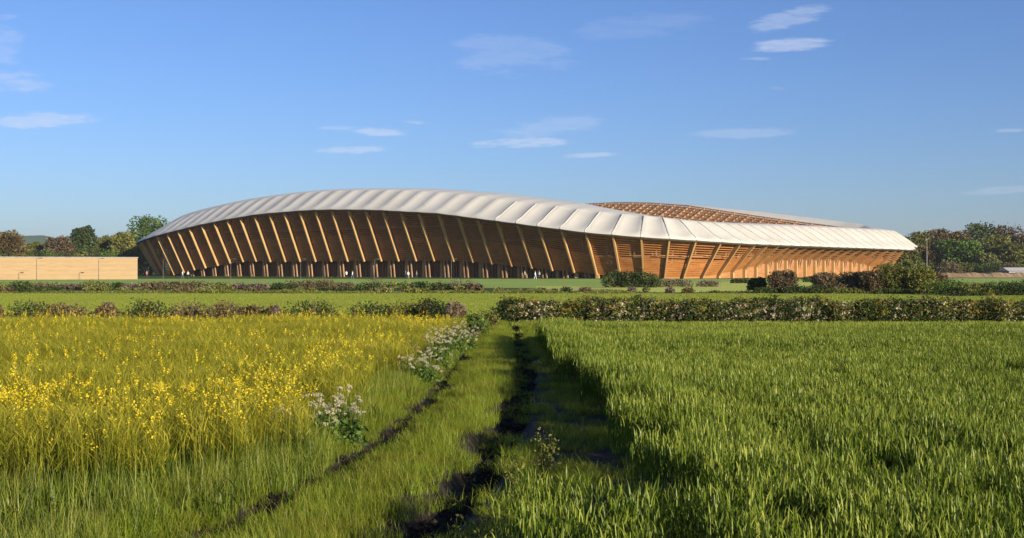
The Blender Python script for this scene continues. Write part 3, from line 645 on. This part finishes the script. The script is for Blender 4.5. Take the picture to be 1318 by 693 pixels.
shed = empty('shed', (PX(1335, 300), 300, 0)); tag(shed, 'low pale grey shed half out of the picture at the foot of the wood', 'shed')
mb = MB(); mb.box((0, 0, .8), (17, 6, 1.6)); mb.build('wall', M['concrete'], shed)
mk('roof', [(-8.8, -3.3, 1.6), (8.8, -3.3, 1.6), (8.8, 0, 2.5), (-8.8, 0, 2.5), (-8.8, 3.3, 1.6), (8.8, 3.3, 1.6)], [(0, 1, 2, 3), (3, 2, 5, 4), (0, 3, 4), (1, 5, 2)], M['pale_steel'], shed)
def hill():
    xs = np.linspace(-1900, 400, 90); V = []; n = 90
    prof = 40 + 32 * np.exp(-((xs + 1035) / 110) ** 2) + 25 * np.exp(-((xs + 1500) / 300) ** 2) + 4 * np.sin(xs / 47) + 3 * np.sin(xs / 19)
    for yy, k in ((2100, 0), (2500, .95), (2600, 1.), (3000, .2)): V += [(x, yy, p * k - 1) for x, p in zip(xs, prof)]
    tag(mk('hills', V, [(a * n + i, a * n + i + 1, (a + 1) * n + i + 1, (a + 1) * n + i) for a in range(3) for i in range(n - 1)], M['hill'], smooth=True), kind='structure')
hill()

# ------------------------------------------------------------------ people on the stadium forecourt
def person(x, D, top, legs, label, walk, rz):
    m1 = bpy.data.meshes.new('person'); bm_v = [(0, 0, .95), (0, 0, 1.18), (0, .01, 1.42), (0, 0, 1.52), (0, .01, 1.66),
        (.19, 0, 1.42), (.24, walk * .08, 1.14), (.22, walk * .16, .88), (-.19, 0, 1.42), (-.24, -walk * .08, 1.14), (-.22, -walk * .16, .88),
        (.09, 0, .90), (.10, -walk * .12, .5), (.10, -walk * .26, .08), (.10, -walk * .26 - .12, .04), (-.09, 0, .90), (-.10, walk * .14, .5), (-.10, walk * .2, .08), (-.10, walk * .2 - .12, .04)]
    ed = [(0, 1), (1, 2), (2, 3), (3, 4), (2, 5), (5, 6), (6, 7), (2, 8), (8, 9), (9, 10), (0, 11), (11, 12), (12, 13), (13, 14), (0, 15), (15, 16), (16, 17), (17, 18)]
    m1.from_pydata(bm_v, ed, []); o = bpy.data.objects.new('person', m1); col.objects.link(o)
    sk = o.modifiers.new('skin', 'SKIN'); rad = [.15, .14, .16, .06, .105, .07, .05, .035, .07, .05, .035, .1, .07, .05, .045, .1, .07, .05, .045]
    for v, r in zip(m1.skin_vertices[0].data, rad): v.radius = (r, r * .85)
    m1.skin_vertices[0].data[0].use_root = True
    sb = o.modifiers.new('sub', 'SUBSURF'); sb.levels = sb.render_levels = 1
    m, nt, N, L = newmat('clothed_person'); out = N.new('ShaderNodeOutputMaterial'); p = N.new('ShaderNodeBsdfPrincipled'); L.new(p.outputs[0], out.inputs[0]); p.inputs['Roughness'].default_value = .8
    tc = N.new('ShaderNodeTexCoord'); sp = N.new('ShaderNodeSeparateXYZ'); L.new(tc.outputs['Object'], sp.inputs[0])
    c1 = mixc(nt, math_n(nt, 'GREATER_THAN', sp.outputs[2], .93), legs, top); c2 = mixc(nt, math_n(nt, 'GREATER_THAN', sp.outputs[2], 1.5), c1, (.42, .26, .18)); L.new(c2, p.inputs['Base Color'])
    m1.materials.append(m)
    hair = MB(); hair.tube([(0, .03, 1.62), (0, .03, 1.72), (0, .02, 1.79)], [.115, .11, .05], 8); hair.build('hair', M['bark'], o, smooth=True)
    o.location = (PX(x, D), D, 0); o.rotation_euler = (0, 0, rz); tag(o, label, 'person', 'people walking in front of the stadium')
W_ = (.75, .74, .70); K_ = (.03, .03, .04)
for a in [(446, 247, W_, K_, 'left of two people in white tops before a dark bay near the middle', 1, .9), (453.5, 247, W_, (.1, .12, .2), 'right of two people in white tops before a dark bay near the middle', -1, 2.2),
          (522, 246, (.6, .5, .42), K_, 'person in a pale tan top walking just right of the middle lamp post', 1, 1.5), (525.5, 245, W_, (.25, .2, .15), 'person in white beside the one in a tan top', -1, 1.2),
          (536, 247, (.35, .3, .28), K_, 'person in a grey-brown top alone between two posts', 1, -1.4), (675.5, 243, (.62, .55, .48), K_, 'person in pale beige walking under the descending fins', 1, 1.5),
          (689, 242, W_, (.6, .6, .6), 'person all in white under the descending fins', -1, 1.6), (694, 242, (.5, .5, .52), K_, 'person in a light grey top beside the one all in white', 1, -1.2),
          (235, 246, W_, (.1, .1, .14), 'person in white by the shaded left end of the stadium', 1, 1.5), (242, 246, (.5, .45, .4), K_, 'person in beige by the shaded left end of the stadium', -1, 1.2), (189, 246, (.4, .12, .10), K_, 'person in dull red between the clad building and the stadium', 1, 1.)]:
    person(*a)

# ------------------------------------------------------------------ growing things near the camera
def blades(n, area, h, wd, lean, rg, segs=3, z0=(0, 0), curl=.5, tint=(.2, .8), droop=.0):
    """upright tapering blades: returns vertices, quads and tints"""
    x = rg.uniform(-area, area, n); y = rg.uniform(-area, area, n); hh = rg.uniform(h[0], h[1], n); ww = rg.uniform(wd[0], wd[1], n); le = rg.uniform(lean[0], lean[1], n) * hh
    ph = rg.uniform(0, 6.283, n); b = rg.uniform(z0[0], z0[1], n); tn = rg.uniform(tint[0], tint[1], n); tw = ph + 1.57 + rg.uniform(-.7, .7, n)
    dr = rg.uniform(0, droop, n) if droop else np.zeros(n)
    V = np.zeros((n, segs + 1, 2, 3)); TT = np.zeros((n, segs + 1, 2))
    for i in range(segs + 1):
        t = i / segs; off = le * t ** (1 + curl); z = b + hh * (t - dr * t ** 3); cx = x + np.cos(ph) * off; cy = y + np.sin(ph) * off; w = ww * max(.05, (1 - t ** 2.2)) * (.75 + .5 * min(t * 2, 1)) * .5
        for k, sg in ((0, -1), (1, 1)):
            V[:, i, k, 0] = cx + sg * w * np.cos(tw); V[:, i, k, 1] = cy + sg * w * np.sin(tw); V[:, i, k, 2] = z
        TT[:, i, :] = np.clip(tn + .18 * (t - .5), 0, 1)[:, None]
    m = (segs + 1) * 2; base = (np.arange(n) * m)[:, None]
    q = np.concatenate([base + np.array([[2 * i, 2 * i + 1, 2 * i + 3, 2 * i + 2]]) for i in range(segs)], 0)
    return V.reshape(-1, 3), q, TT.ravel()
def join(parts):
    Vs, Fs, Ts, Ms = [], [], [], []; b = 0
    for V, Fq, t, mi in parts: Vs.append(V); Fs.append(Fq + b); Ts.append(t); Ms.append(np.full(len(Fq), mi)); b += len(V)
    return np.concatenate(Vs), np.concatenate(Fs), np.concatenate(Ts), np.concatenate(Ms)
def proto(name, parts, mats):
    V, Fq, t, mi = join(parts); me = mesh_data(name, V, Fq, mats, midx=mi, tint=t)
    return bpy.data.objects.new(name, me)                # never linked: only the scatter below draws it

def scatter(name, protos, P, idx, rot, scl, label=None):
    """one stuff object: a cloud of points that carries small plant patches"""
    me = bpy.data.meshes.new(name); me.vertices.add(len(P)); me.vertices.foreach_set('co', P.astype(np.float32).ravel())
    for nm, ty, v in (('pid', 'INT', idx), ('prot', 'FLOAT', rot)):
        a = me.attributes.new(nm, ty, 'POINT'); a.data.foreach_set('value', v.astype(np.int32 if ty == 'INT' else np.float32))
    a = me.attributes.new('pscl', 'FLOAT_VECTOR', 'POINT'); a.data.foreach_set('vector', scl.astype(np.float32).ravel())
    o = bpy.data.objects.new(name, me); col.objects.link(o); tag(o, label, kind='stuff')
    g = bpy.data.node_groups.new(name, 'GeometryNodeTree'); g.interface.new_socket('Geometry', in_out='INPUT', socket_type='NodeSocketGeometry'); g.interface.new_socket('Geometry', in_out='OUTPUT', socket_type='NodeSocketGeometry')
    N, L = g.nodes, g.links; gi = N.new('NodeGroupInput'); go = N.new('NodeGroupOutput'); jn = N.new('GeometryNodeJoinGeometry')
    def attr(nm, ty):
        n = N.new('GeometryNodeInputNamedAttribute'); n.data_type = ty; n.inputs[0].default_value = nm; return n.outputs[0]
    ai, ar, as_ = attr('pid', 'INT'), attr('prot', 'FLOAT'), attr('pscl', 'FLOAT_VECTOR')
    cx = N.new('ShaderNodeCombineXYZ'); L.new(ar, cx.inputs[2])
    for k, pr in enumerate(protos):
        cmp_ = N.new('FunctionNodeCompare'); cmp_.data_type = 'INT'; cmp_.operation = 'EQUAL'; L.new(ai, cmp_.inputs[2]); cmp_.inputs[3].default_value = k
        oi = N.new('GeometryNodeObjectInfo'); oi.inputs['Object'].default_value = pr; oi.inputs['As Instance'].default_value = True
        ip = N.new('GeometryNodeInstanceOnPoints'); L.new(gi.outputs[0], ip.inputs['Points']); L.new(cmp_.outputs[0], ip.inputs['Selection']); L.new(oi.outputs['Geometry'], ip.inputs['Instance'])
        L.new(cx.outputs[0], ip.inputs['Rotation']); L.new(as_, ip.inputs['Scale']); L.new(ip.outputs[0], jn.inputs[0])
    L.new(jn.outputs[0], go.inputs[0]); md = o.modifiers.new('scatter', 'NODES'); md.node_group = g
    return o

def grid(x0, x1, y0, y1, step, rg, inside):
    xs = np.arange(x0, x1, step); ys = np.arange(y0, y1, step); X, Yg = np.meshgrid(xs, ys); X = X.ravel() + rg.uniform(-.35, .35, X.size) * step; Yg = Yg.ravel() + rg.uniform(-.35, .35, Yg.size) * step
    k = inside(X, Yg); return X[k], Yg[k]
def wob(x, y, f): return .5 + .25 * np.sin(x * f + 1.3 * np.sin(y * f * .7)) + .25 * np.sin(y * f * 1.3 - x * f * .5 + 2)

# crumbs and clods of earth lying in the two ruts
def clod_proto(k):
    rg = np.random.default_rng(590 + k); V, Fq, t = [], [], []; b = 0
    for i in range(60):
        c = np.array([rg.uniform(-.18, .18), rg.uniform(-.18, .18), .0]); q = rg.uniform(.006, .026) * rg.uniform(.6, 1.4, 3)
        P = np.array([(1, 0, 0), (0, 1, 0), (-1, 0, 0), (0, -1, 0), (0, 0, .8), (0, 0, -.8)]) * q * rg.uniform(.7, 1.2, (6, 1)); a = rg.uniform(0, 6.28); P[:, :2] = P[:, :2] @ np.array([[math.cos(a), -math.sin(a)], [math.sin(a), math.cos(a)]]); V.append(P + c)
        Fq += [(b + x, b + y, b + 4) for x, y in ((0, 1), (1, 2), (2, 3), (3, 0))] + [(b + y, b + x, b + 5) for x, y in ((0, 1), (1, 2), (2, 3), (3, 0))]; b += 6
    V = np.concatenate(V); return proto('earth_clods', [(V, np.array(Fq), np.zeros(len(V)), 0)], [M['soil']])
_y = np.repeat(np.arange(7.5, 46, .16), 4); _x = np.where(np.arange(len(_y)) % 4 < 1, rutL(_y), rutR(_y)) + np.random.default_rng(4).uniform(-.27, .27, len(_y))
scatter('earth_clods', [clod_proto(k) for k in range(3)], np.stack([_x, _y, gh(_x, _y)], 1), np.arange(len(_y)) % 3, _y * 37 % 6.28, np.ones((len(_y), 3)), 'crumbs and small clods of bare earth in the wheel ruts')

# wheat: leaves springing from short stems
def wheat_proto(k):
    rg = np.random.default_rng(600 + k); A = .27; parts = []
    V, q, t = blades(70, A, (.28, .42), (.004, .006), (.0, .15), rg, 2, (0, 0), .5, (.0, .35)); parts.append((V, q, t, 0))  # stems and lower leaves tinted darker, so shade depth is in the colour
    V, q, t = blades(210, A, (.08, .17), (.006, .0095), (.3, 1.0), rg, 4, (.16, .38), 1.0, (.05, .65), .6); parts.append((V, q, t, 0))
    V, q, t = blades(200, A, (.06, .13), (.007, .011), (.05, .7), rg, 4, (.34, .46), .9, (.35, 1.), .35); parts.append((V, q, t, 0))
    return proto('wheat_patch', parts, [M['wheat']])
rg = np.random.default_rng(21)
X, Yg = grid(-1.5, 18, 4.2, 34, .42, rg, lambda x, y: ((x > wheatL(y) + .10 + .12 * np.sin(y * 2.3)) & ((y > 12) | (rg.random(len(x)) < .74)) | ((y < 11.5) & (x > stragL(y)) & (rg.random(len(x)) < np.where(y < 9.0, .42, .07)))) & (x < .47 * y + 1.6))
idx = rg.integers(0, 5, len(X)); sz = .82 + .24 * wob(X, Yg, .55) + rg.uniform(-.06, .07, len(X)) - .22 * (rg.random(len(X)) < .07); sz = np.where((X - wheatL(Yg) < .8) & (Yg > 9), sz * .2 + 1.02, sz) * 1.12
# tramlines and trodden dips
dip = (np.abs(Yg - (24.5 + .05 * X)) < .35) | ((np.abs(Yg - (18.2 + .12 * X)) < .28) & (X > 4)) | ((np.hypot(X - 2.9, Yg - 12.6) < .42))
sz = np.where(dip, sz * .72, sz)
scatter('wheat', [wheat_proto(k) for k in range(5)], np.stack([X, Yg, gh(X, Yg) - .01], 1), idx, rg.uniform(0, 6.28, len(X)), np.stack([np.ones(len(X)), np.ones(len(X)), sz], 1), 'young green wheat crop filling the field right of the track')

# short grass on the track and its verges
def grass_proto(k):
    rg = np.random.default_rng(620 + k); A = .17
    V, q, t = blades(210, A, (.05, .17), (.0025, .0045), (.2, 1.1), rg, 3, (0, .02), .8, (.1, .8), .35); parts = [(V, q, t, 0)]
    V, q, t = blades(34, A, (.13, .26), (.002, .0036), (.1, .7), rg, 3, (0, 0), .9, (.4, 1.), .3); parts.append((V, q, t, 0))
    return proto('grass_patch', parts, [M['grass']])
def onrut(x, y, g):
    g = g * rg.uniform(.55, 1.3, len(x)); return (np.abs(x - rutL(y)) < np.interp(y, [11, 13, 18, 26], [.19, .27, .27, .19]) * g) | (np.abs(x - rutR(y)) < np.interp(y, [10.5, 12.5], [.27, .34]) * g)
X, Yg = grid(-5.2, 1.9, 7.6, 50, .21, rg, lambda x, y: ((~onrut(x, y, 1. + .2 * np.sin(y * 1.9))) | (rg.random(len(x)) < .14)) & ((x < rutR(y) + .2) | (y > 27) | (rg.random(len(x)) < .40)) & (x > np.where(y < 34, rapeR(y) - .5, -2.5)) & (x < np.where(y < 34, wheatL(y) + .3, 1.2)) & (x > -.47 * y))
idx = rg.integers(0, 5, len(X)); verge = np.clip((rutL(Yg) - X - .3) / .8, 0, 1); rightv = -np.clip((X - rutR(Yg) - .1) / .5, 0, 1)
sz = .75 + .5 * wob(X, Yg, 1.7) + .9 * verge + .35 * rightv + rg.uniform(-.15, .2, len(X)); sz *= np.interp(Yg, [9, 16, 30, 50], [1.05, 1, .8, .7]) * np.where(np.abs(X - rutL(Yg)) < .48, .62, 1)
scatter('grass', [grass_proto(k) for k in range(5)], np.stack([X, Yg, gh(X, Yg) - .005], 1), idx, rg.uniform(0, 6.28, len(X)), np.stack([np.ones(len(X)), np.ones(len(X)), sz], 1), 'bright short grass covering the farm track between its ruts')

# tall rank grass in front of and beside the yellow crop
def tall_proto(k):
    rg = np.random.default_rng(640 + k); A = .2
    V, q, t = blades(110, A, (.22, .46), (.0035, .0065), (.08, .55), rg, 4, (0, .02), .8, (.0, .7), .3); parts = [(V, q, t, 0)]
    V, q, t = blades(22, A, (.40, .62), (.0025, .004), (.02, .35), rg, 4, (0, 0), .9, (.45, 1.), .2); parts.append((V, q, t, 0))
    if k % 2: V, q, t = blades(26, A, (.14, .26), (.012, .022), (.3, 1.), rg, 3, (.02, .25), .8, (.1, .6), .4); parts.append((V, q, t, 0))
    return proto('tall_grass_patch', parts, [M['tallgrass']])
X, Yg = grid(-9, 0, 5.4, 33, .27, rg, lambda x, y: (np.hypot((x + 3.6) / .4, (y - 9.3) / .28) > 1) & (np.hypot((x + 2.9) / .25, (y - 10.2) / .3) > 1) & (np.hypot((x + 4.3) / .3, (y - 10.6) / .3) > 1) & (rg.random(len(x)) < .93) & (x > -.47 * y - 1.2) & (((y < 11.3 + .5 * np.sin(x * 2)) & (x < rutL(y) - .45 - .25 * np.sin(y * 3))) | ((y >= 10) & (x > rapeR(y) - .35) & (x < rapeR(y) + .35 + .15 * np.sin(y * 1.7)))))
idx = rg.integers(0, 5, len(X)); sz = .62 + .42 * wob(X, Yg, 2.1) + rg.uniform(-.1, .12, len(X)); sz *= np.interp(Yg, [5, 9, 12, 30], [.9, 1, .95, .8])
scatter('tall_grass', [tall_proto(k) for k in range(5)], np.stack([X, Yg, gh(X, Yg) - .01], 1), idx, rg.uniform(0, 6.28, len(X)), np.stack([np.ones(len(X)), np.ones(len(X)), sz], 1), 'tall rank grass and weeds at the lower left in front of the yellow crop')

# meadow grass of the bright field beyond the hedges
def meadow_proto(k):
    rg = np.random.default_rng(680 + k)
    V, q, t = blades(420, .9, (.05, .14), (.012, .022), (.2, .9), rg, 2, (0, 0), .8, (.1, .9), .3); return proto('meadow_patch', [(V, q, t, 0)], [M['meadow']])
X, Yg = grid(-50, 55, 38.5, 97, 1.35, rg, lambda x, y: (np.abs(x) < .46 * y + 4) & ((y > 51) | (x < -1.6) | (x > .6)))
scatter('meadow_grass', [meadow_proto(k) for k in range(3)], np.stack([X, Yg, 0 * X], 1), rg.integers(0, 3, len(X)), rg.uniform(0, 6.28, len(X)), np.stack([np.ones(len(X))] * 3, 1), 'bright green short grass of the strip beyond the hedges')

# yellow flowering crop
def rape_proto(k, flowers, hh=(.5, .82)):
    rg = np.random.default_rng(660 + k); A = .27
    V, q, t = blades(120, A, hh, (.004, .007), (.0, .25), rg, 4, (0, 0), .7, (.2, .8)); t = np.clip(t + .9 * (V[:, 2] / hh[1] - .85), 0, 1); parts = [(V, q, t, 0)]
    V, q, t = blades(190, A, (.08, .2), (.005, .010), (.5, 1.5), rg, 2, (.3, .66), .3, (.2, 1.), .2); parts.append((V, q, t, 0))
    C = []
    for i in range(flowers):
        c = np.array([rg.uniform(-A, A), rg.uniform(-A, A), rg.uniform(hh[1] - .22, hh[1] + .08)]); m = rg.integers(7, 20)
        C.append(c + rg.normal(size=(m, 3)) * np.array([.016, .016, .026]))
    if C:
        C = np.concatenate(C); Vp, qp = leaf_quads(C, .021, rg, .5, 1.); parts.append((Vp, qp, np.repeat(rg.uniform(0, 1, len(C)), 4), 1))
    return proto('crop_patch', parts, [M['rape'], M['petal']])
rp = [rape_proto(0, 0), rape_proto(1, 1), rape_proto(2, 3), rape_proto(3, 6), rape_proto(4, 11), rape_proto(5, 18)]
X, Yg = grid(-18, -1, 9.2, 34.5, .42, rg, lambda x, y: (x < rapeR(y) - .05 + .15 * np.sin(y * 2.1)) & (x > -.47 * y - 1.8) & (y > 10.3 + .5 * np.sin(x * 1.7) + .2 * np.sin(x * 4)))
u = 659 + X / Yg * F
band = np.exp(-((Yg - 12.6) / 2.6) ** 2) * 1.0 + .75 * np.exp(-((X - rapeR(Yg) + .9) / .9) ** 2) * (Yg > 12) * (Yg < 24) + .75 * np.exp(-((Yg - 33.3) / 1.3) ** 2) + .5 * (np.hypot(X + 2.4, Yg - 32) < 1.6)
dens = band * (.14 + .64 * wob(X, Yg, 1.9)) + .14 + rg.uniform(-.22, .25, len(X))
idx = np.clip((dens * 5).astype(int), 0, 5)
sz = .86 + .16 * wob(X, Yg, .8) + rg.uniform(-.07, .08, len(X)); sz = np.where(Yg < 10.5, sz * .85, sz)
scatter('yellow_crop', rp, np.stack([X, Yg, gh(X, Yg) - .01], 1), idx, rg.uniform(0, 6.28, len(X)), np.stack([np.ones(len(X)), np.ones(len(X)), sz], 1), 'yellow flowering oilseed crop filling the field left of the track')

# cow parsley and weeds
def parsley(x, y, h, rad, n, seed, label):
    rg = np.random.default_rng(seed); root = empty('cow_parsley', (x, y, float(gh(x, y)))); tag(root, label, 'wildflower', 'cow parsley along the verge')
    mb = MB(); C = []; LV = []
    for i in range(n):
        a = rg.uniform(0, 6.28); r = rad * math.sqrt(rg.random()); hx = h * (rg.uniform(.55, 1.) - .25 * (r / rad) ** 2); tx, ty = r * math.cos(a), r * math.sin(a)
        mb.tube([(tx * .45, ty * .45, 0), (tx * .8, ty * .8, hx * .55), (tx, ty, hx)], [.006, .004, .002], 4)
        for j in range(9):
            b = rg.uniform(0, 6.28); rr = rg.uniform(.005, .034); ux, uy, uz = tx + rr * math.cos(b), ty + rr * math.sin(b), hx + rg.uniform(.0, .035)
            mb.tube([(tx, ty, hx), (ux, uy, uz - .004)], [.0015, .001], 3)
            C.append(np.array([ux, uy, uz]) + rg.normal(size=(7, 3)) * np.array([.008, .008, .007]))
        LV.append(np.array([tx * .7, ty * .7, 0]) + rg.normal(size=(16, 3)) * np.array([.07, .07, 0]) + np.array([0, 0, 1]) * rg.uniform(.03, hx * .75, 16)[:, None])
    mb.build('stem', LEAF['green'], root)
    C = np.concatenate(C); V, q = leaf_quads(C, .013, rg, .2, 1.); mk('flower_head', V, q, M['white_petal'], root, tint=np.repeat(rg.uniform(0, 1, len(C)), 4))
    C = np.concatenate(LV); V, q = leaf_quads(C, .05, rg, .2, 1.4); mk('foliage', V, q, LEAF['green'], root, tint=np.repeat(rg.uniform(.1, .8, len(C)), 4))
ps = [(-1.95, 13.9, .76, .22, 22, 'right head of the big cream cow parsley clump in front of the yellow crop'), (-2.25, 13.6, .70, .24, 24, 'left head of the big cream cow parsley clump in front of the yellow crop'),
      (-2.6, 13.2, .62, .18, 10, 'small outlying cow parsley at the left of the big cream clump'),
      (-1.75, 21.5, .66, .4, 30, 'nearest white cow parsley drift beside the crop edge'), (-1.68, 24.5, .74, .45, 36, 'second white cow parsley drift beside the crop edge'),
      (-1.52, 27.5, .8, .45, 38, 'third white cow parsley drift, near the crop corner'), (-1.32, 30.5, .85, .42, 36, 'farthest white cow parsley drift at the crop corner')]
for i, a in enumerate(ps): parsley(a[0], a[1], a[2], a[3] * 1.15, int(a[4] * (1.1 if a[1] < 15 else 1.5)), 700 + i, a[5])
def weed(x, y, h, w, seed, label, k='gold', n=260):
    rg = np.random.default_rng(seed); root = empty('weed', (x, y, float(gh(x, y)))); tag(root, label, 'weed', 'yellow-green weeds on the right of the track'); mb = MB(); C = []
    for i in range(9):
        a = rg.uniform(0, 6.28); r = w * rg.random(); hx = h * rg.uniform(.6, 1.); p1 = np.array([r * math.cos(a), r * math.sin(a), hx]); mb.tube([(p1[0] * .3, p1[1] * .3, 0), p1 * np.array([.7, .7, .6]), p1], [.006, .004, .002], 4)
        tt = rg.uniform(.1, 1.02, n // 9)[:, None]; C.append(p1 * tt + rg.normal(size=(n // 9, 3)) * .04)
    mb.build('stem', LEAF['olive'], root); C = np.concatenate(C); V, q = leaf_quads(C, .024, rg, .3, 1.5); mk('foliage', V, q, LEAF[k], root, tint=np.repeat(rg.uniform(.1, .9, len(C)), 4))
weed(.30, 11.3, .55, .18, 720, 'taller yellow-green weed at the edge of the shade', 'olive', 300); weed(.08, 10.5, .42, .15, 721, 'shorter olive weed leaning over the right rut', 'olive', 260); weed(-.12, 8.1, .42, .14, 722, 'weed with pale shoots at the bottom edge by the wheat', 'olive'); weed(-.38, 8.4, .34, .10, 723, 'thin weed at the bottom edge beside the rut', 'olive', 160)

# ------------------------------------------------------------------ thin air between the fields and the hills
def haze():
    mb = MB(); mb.box((-300, 1480, 39), (6600, 3400, 84)); m, nt, N, L = newmat('air'); o = N.new('ShaderNodeOutputMaterial'); v = N.new('ShaderNodeVolumePrincipled')
    v.inputs['Color'].default_value = (.86, .92, 1, 1); v.inputs['Density'].default_value = .0001; v.inputs['Anisotropy'].default_value = .2; L.new(v.outputs[0], o.inputs['Volume'])
    tag(mb.build('haze', m), kind='stuff')
haze()

# ------------------------------------------------------------------ sky, sun, camera
SX, SY = .645, -.764
SUNAZ = math.atan2(SX, SY); SUNEL = R(14.5)
w = bpy.data.worlds.new('World'); sc.world = w; w.use_nodes = True; nt = w.node_tree; nt.nodes.clear(); N, L = nt.nodes, nt.links
out = N.new('ShaderNodeOutputWorld'); bg = N.new('ShaderNodeBackground'); L.new(bg.outputs[0], out.inputs[0]); bg.inputs[1].default_value = .0560
sky = N.new('ShaderNodeTexSky'); sky.sky_type = 'NISHITA'; sky.sun_disc = False; sky.sun_elevation = SUNEL; sky.sun_rotation = SUNAZ; sky.altitude = 50; sky.air_density = 1.; sky.dust_density = .6; sky.ozone_density = 2.5
tc = N.new('ShaderNodeTexCoord'); sp = N.new('ShaderNodeSeparateXYZ'); L.new(tc.outputs['Generated'], sp.inputs[0])
yy = math_n(nt, 'MAXIMUM', sp.outputs[1], .02); U_ = math_n(nt, 'DIVIDE', sp.outputs[0], yy); V_ = math_n(nt, 'DIVIDE', sp.outputs[2], yy)
cb = N.new('ShaderNodeCombineXYZ'); L.new(U_, cb.inputs[0]); L.new(V_, cb.inputs[1])
nz = noise(nt, 20, 7, cb.outputs[0], (1, 5, 1), .68); nz2 = noise(nt, 42, 5, cb.outputs[0], (1, 5, 1), .6)
clouds = [(55, 155, 78, 10, .0, .62), (10, 103, 62, 18, .12, .42), (4, 60, 26, 45, .0, .28), (452, 193, 44, 5.5, -.02, .62), (489, 171, 36, 7, .05, .62), (673, 184, 62, 7, -.03, .62), (755, 200, 36, 4, -.03, .5), (712, 163, 70, 16, -.1, .26), (1018, 58, 50, 10, -.02, .60), (1012, 25, 50, 14, -.25, .42),
          (660, 68, 80, 26, 0, .20), (950, 172, 70, 7, -.04, .3), (536, 158, 16, 3, .1, .4), (1300, 168, 24, 3, 0, .35), (435, 165, 24, 3, 0, .35), (975, 76, 22, 2.5, 0, .3), (998, 114, 14, 3, 0, .2), (830, 35, 90, 20, -.1, .12), (1285, 245, 60, 5, -.08, .25)]
tot = None
for cx_, cy_, a_, b_, ang, op_ in clouds:
    u0, v0 = (cx_ - 659) / F, (Y0 - cy_) / F; ca, sa = math.cos(-ang), math.sin(-ang)
    du = math_n(nt, 'SUBTRACT', U_, u0); dv = math_n(nt, 'SUBTRACT', V_, v0)
    p = math_n(nt, 'DIVIDE', math_n(nt, 'ADD', math_n(nt, 'MULTIPLY', du, ca), math_n(nt, 'MULTIPLY', dv, sa)), a_ / F); q = math_n(nt, 'DIVIDE', math_n(nt, 'SUBTRACT', math_n(nt, 'MULTIPLY', dv, ca), math_n(nt, 'MULTIPLY', du, sa)), b_ / F)
    r2 = math_n(nt, 'ADD', math_n(nt, 'MULTIPLY', p, p), math_n(nt, 'MULTIPLY', q, q))
    r2 = math_n(nt, 'MULTIPLY_ADD', math_n(nt, 'SUBTRACT', nz, .5), 5.2, r2)
    m_ = math_n(nt, 'MULTIPLY', math_n(nt, 'POWER', math_n(nt, 'MULTIPLY', math_n(nt, 'SUBTRACT', 1.25, r2, clamp=True), .85, clamp=True), 1.7), op_)
    tot = m_ if tot is None else math_n(nt, 'MAXIMUM', tot, m_)
dens_ = math_n(nt, 'MULTIPLY', tot, math_n(nt, 'MULTIPLY_ADD', nz2, 1.1, .35), clamp=True)
front = math_n(nt, 'GREATER_THAN', sp.outputs[1], .05); dens_ = math_n(nt, 'MULTIPLY', dens_, front)
L.new(mixc(nt, dens_, mixc(nt, 1., sky.outputs[0], (.82, 1.02, 1.54), 'MULTIPLY'), (7.2, 7.9, 9.6)), bg.inputs[0])
sd = bpy.data.lights.new('sun', 'SUN'); sd.energy = 5.0; sd.angle = R(.53); sd.color = (1., .88, .70); so = bpy.data.objects.new('sun', sd); col.objects.link(so)
from mathutils import Vector
sv = Vector((SX * math.cos(SUNEL), SY * math.cos(SUNEL), math.sin(SUNEL))); so.rotation_euler = sv.to_track_quat('Z', 'Y').to_euler(); so.location = (30, -10, 40)
cd = bpy.data.cameras.new('camera'); co = bpy.data.objects.new('camera', cd); col.objects.link(co); sc.camera = co
cd.sensor_width = 36; cd.lens = F / 1318 * 36; cd.clip_start = .1; cd.clip_end = 9000; co.location = (0, 0, H); co.rotation_euler = (R(90), 0, 0)
sc.view_settings.view_transform = 'Standard'; sc.view_settings.look = 'None'; sc.view_settings.gamma = 1; sc.view_settings.exposure = 0.80
sc.render.engine = 'CYCLES'; sc.cycles.use_denoising = True; sc.cycles.max_bounces = 6; sc.cycles.diffuse_bounces = 3; sc.cycles.glossy_bounces = 2; sc.cycles.transmission_bounces = 4; sc.cycles.transparent_max_bounces = 4
sc.cycles.use_adaptive_sampling = True; sc.cycles.adaptive_threshold = .015; sc.cycles.sample_clamp_indirect = 6; sc.cycles.volume_bounces = 0
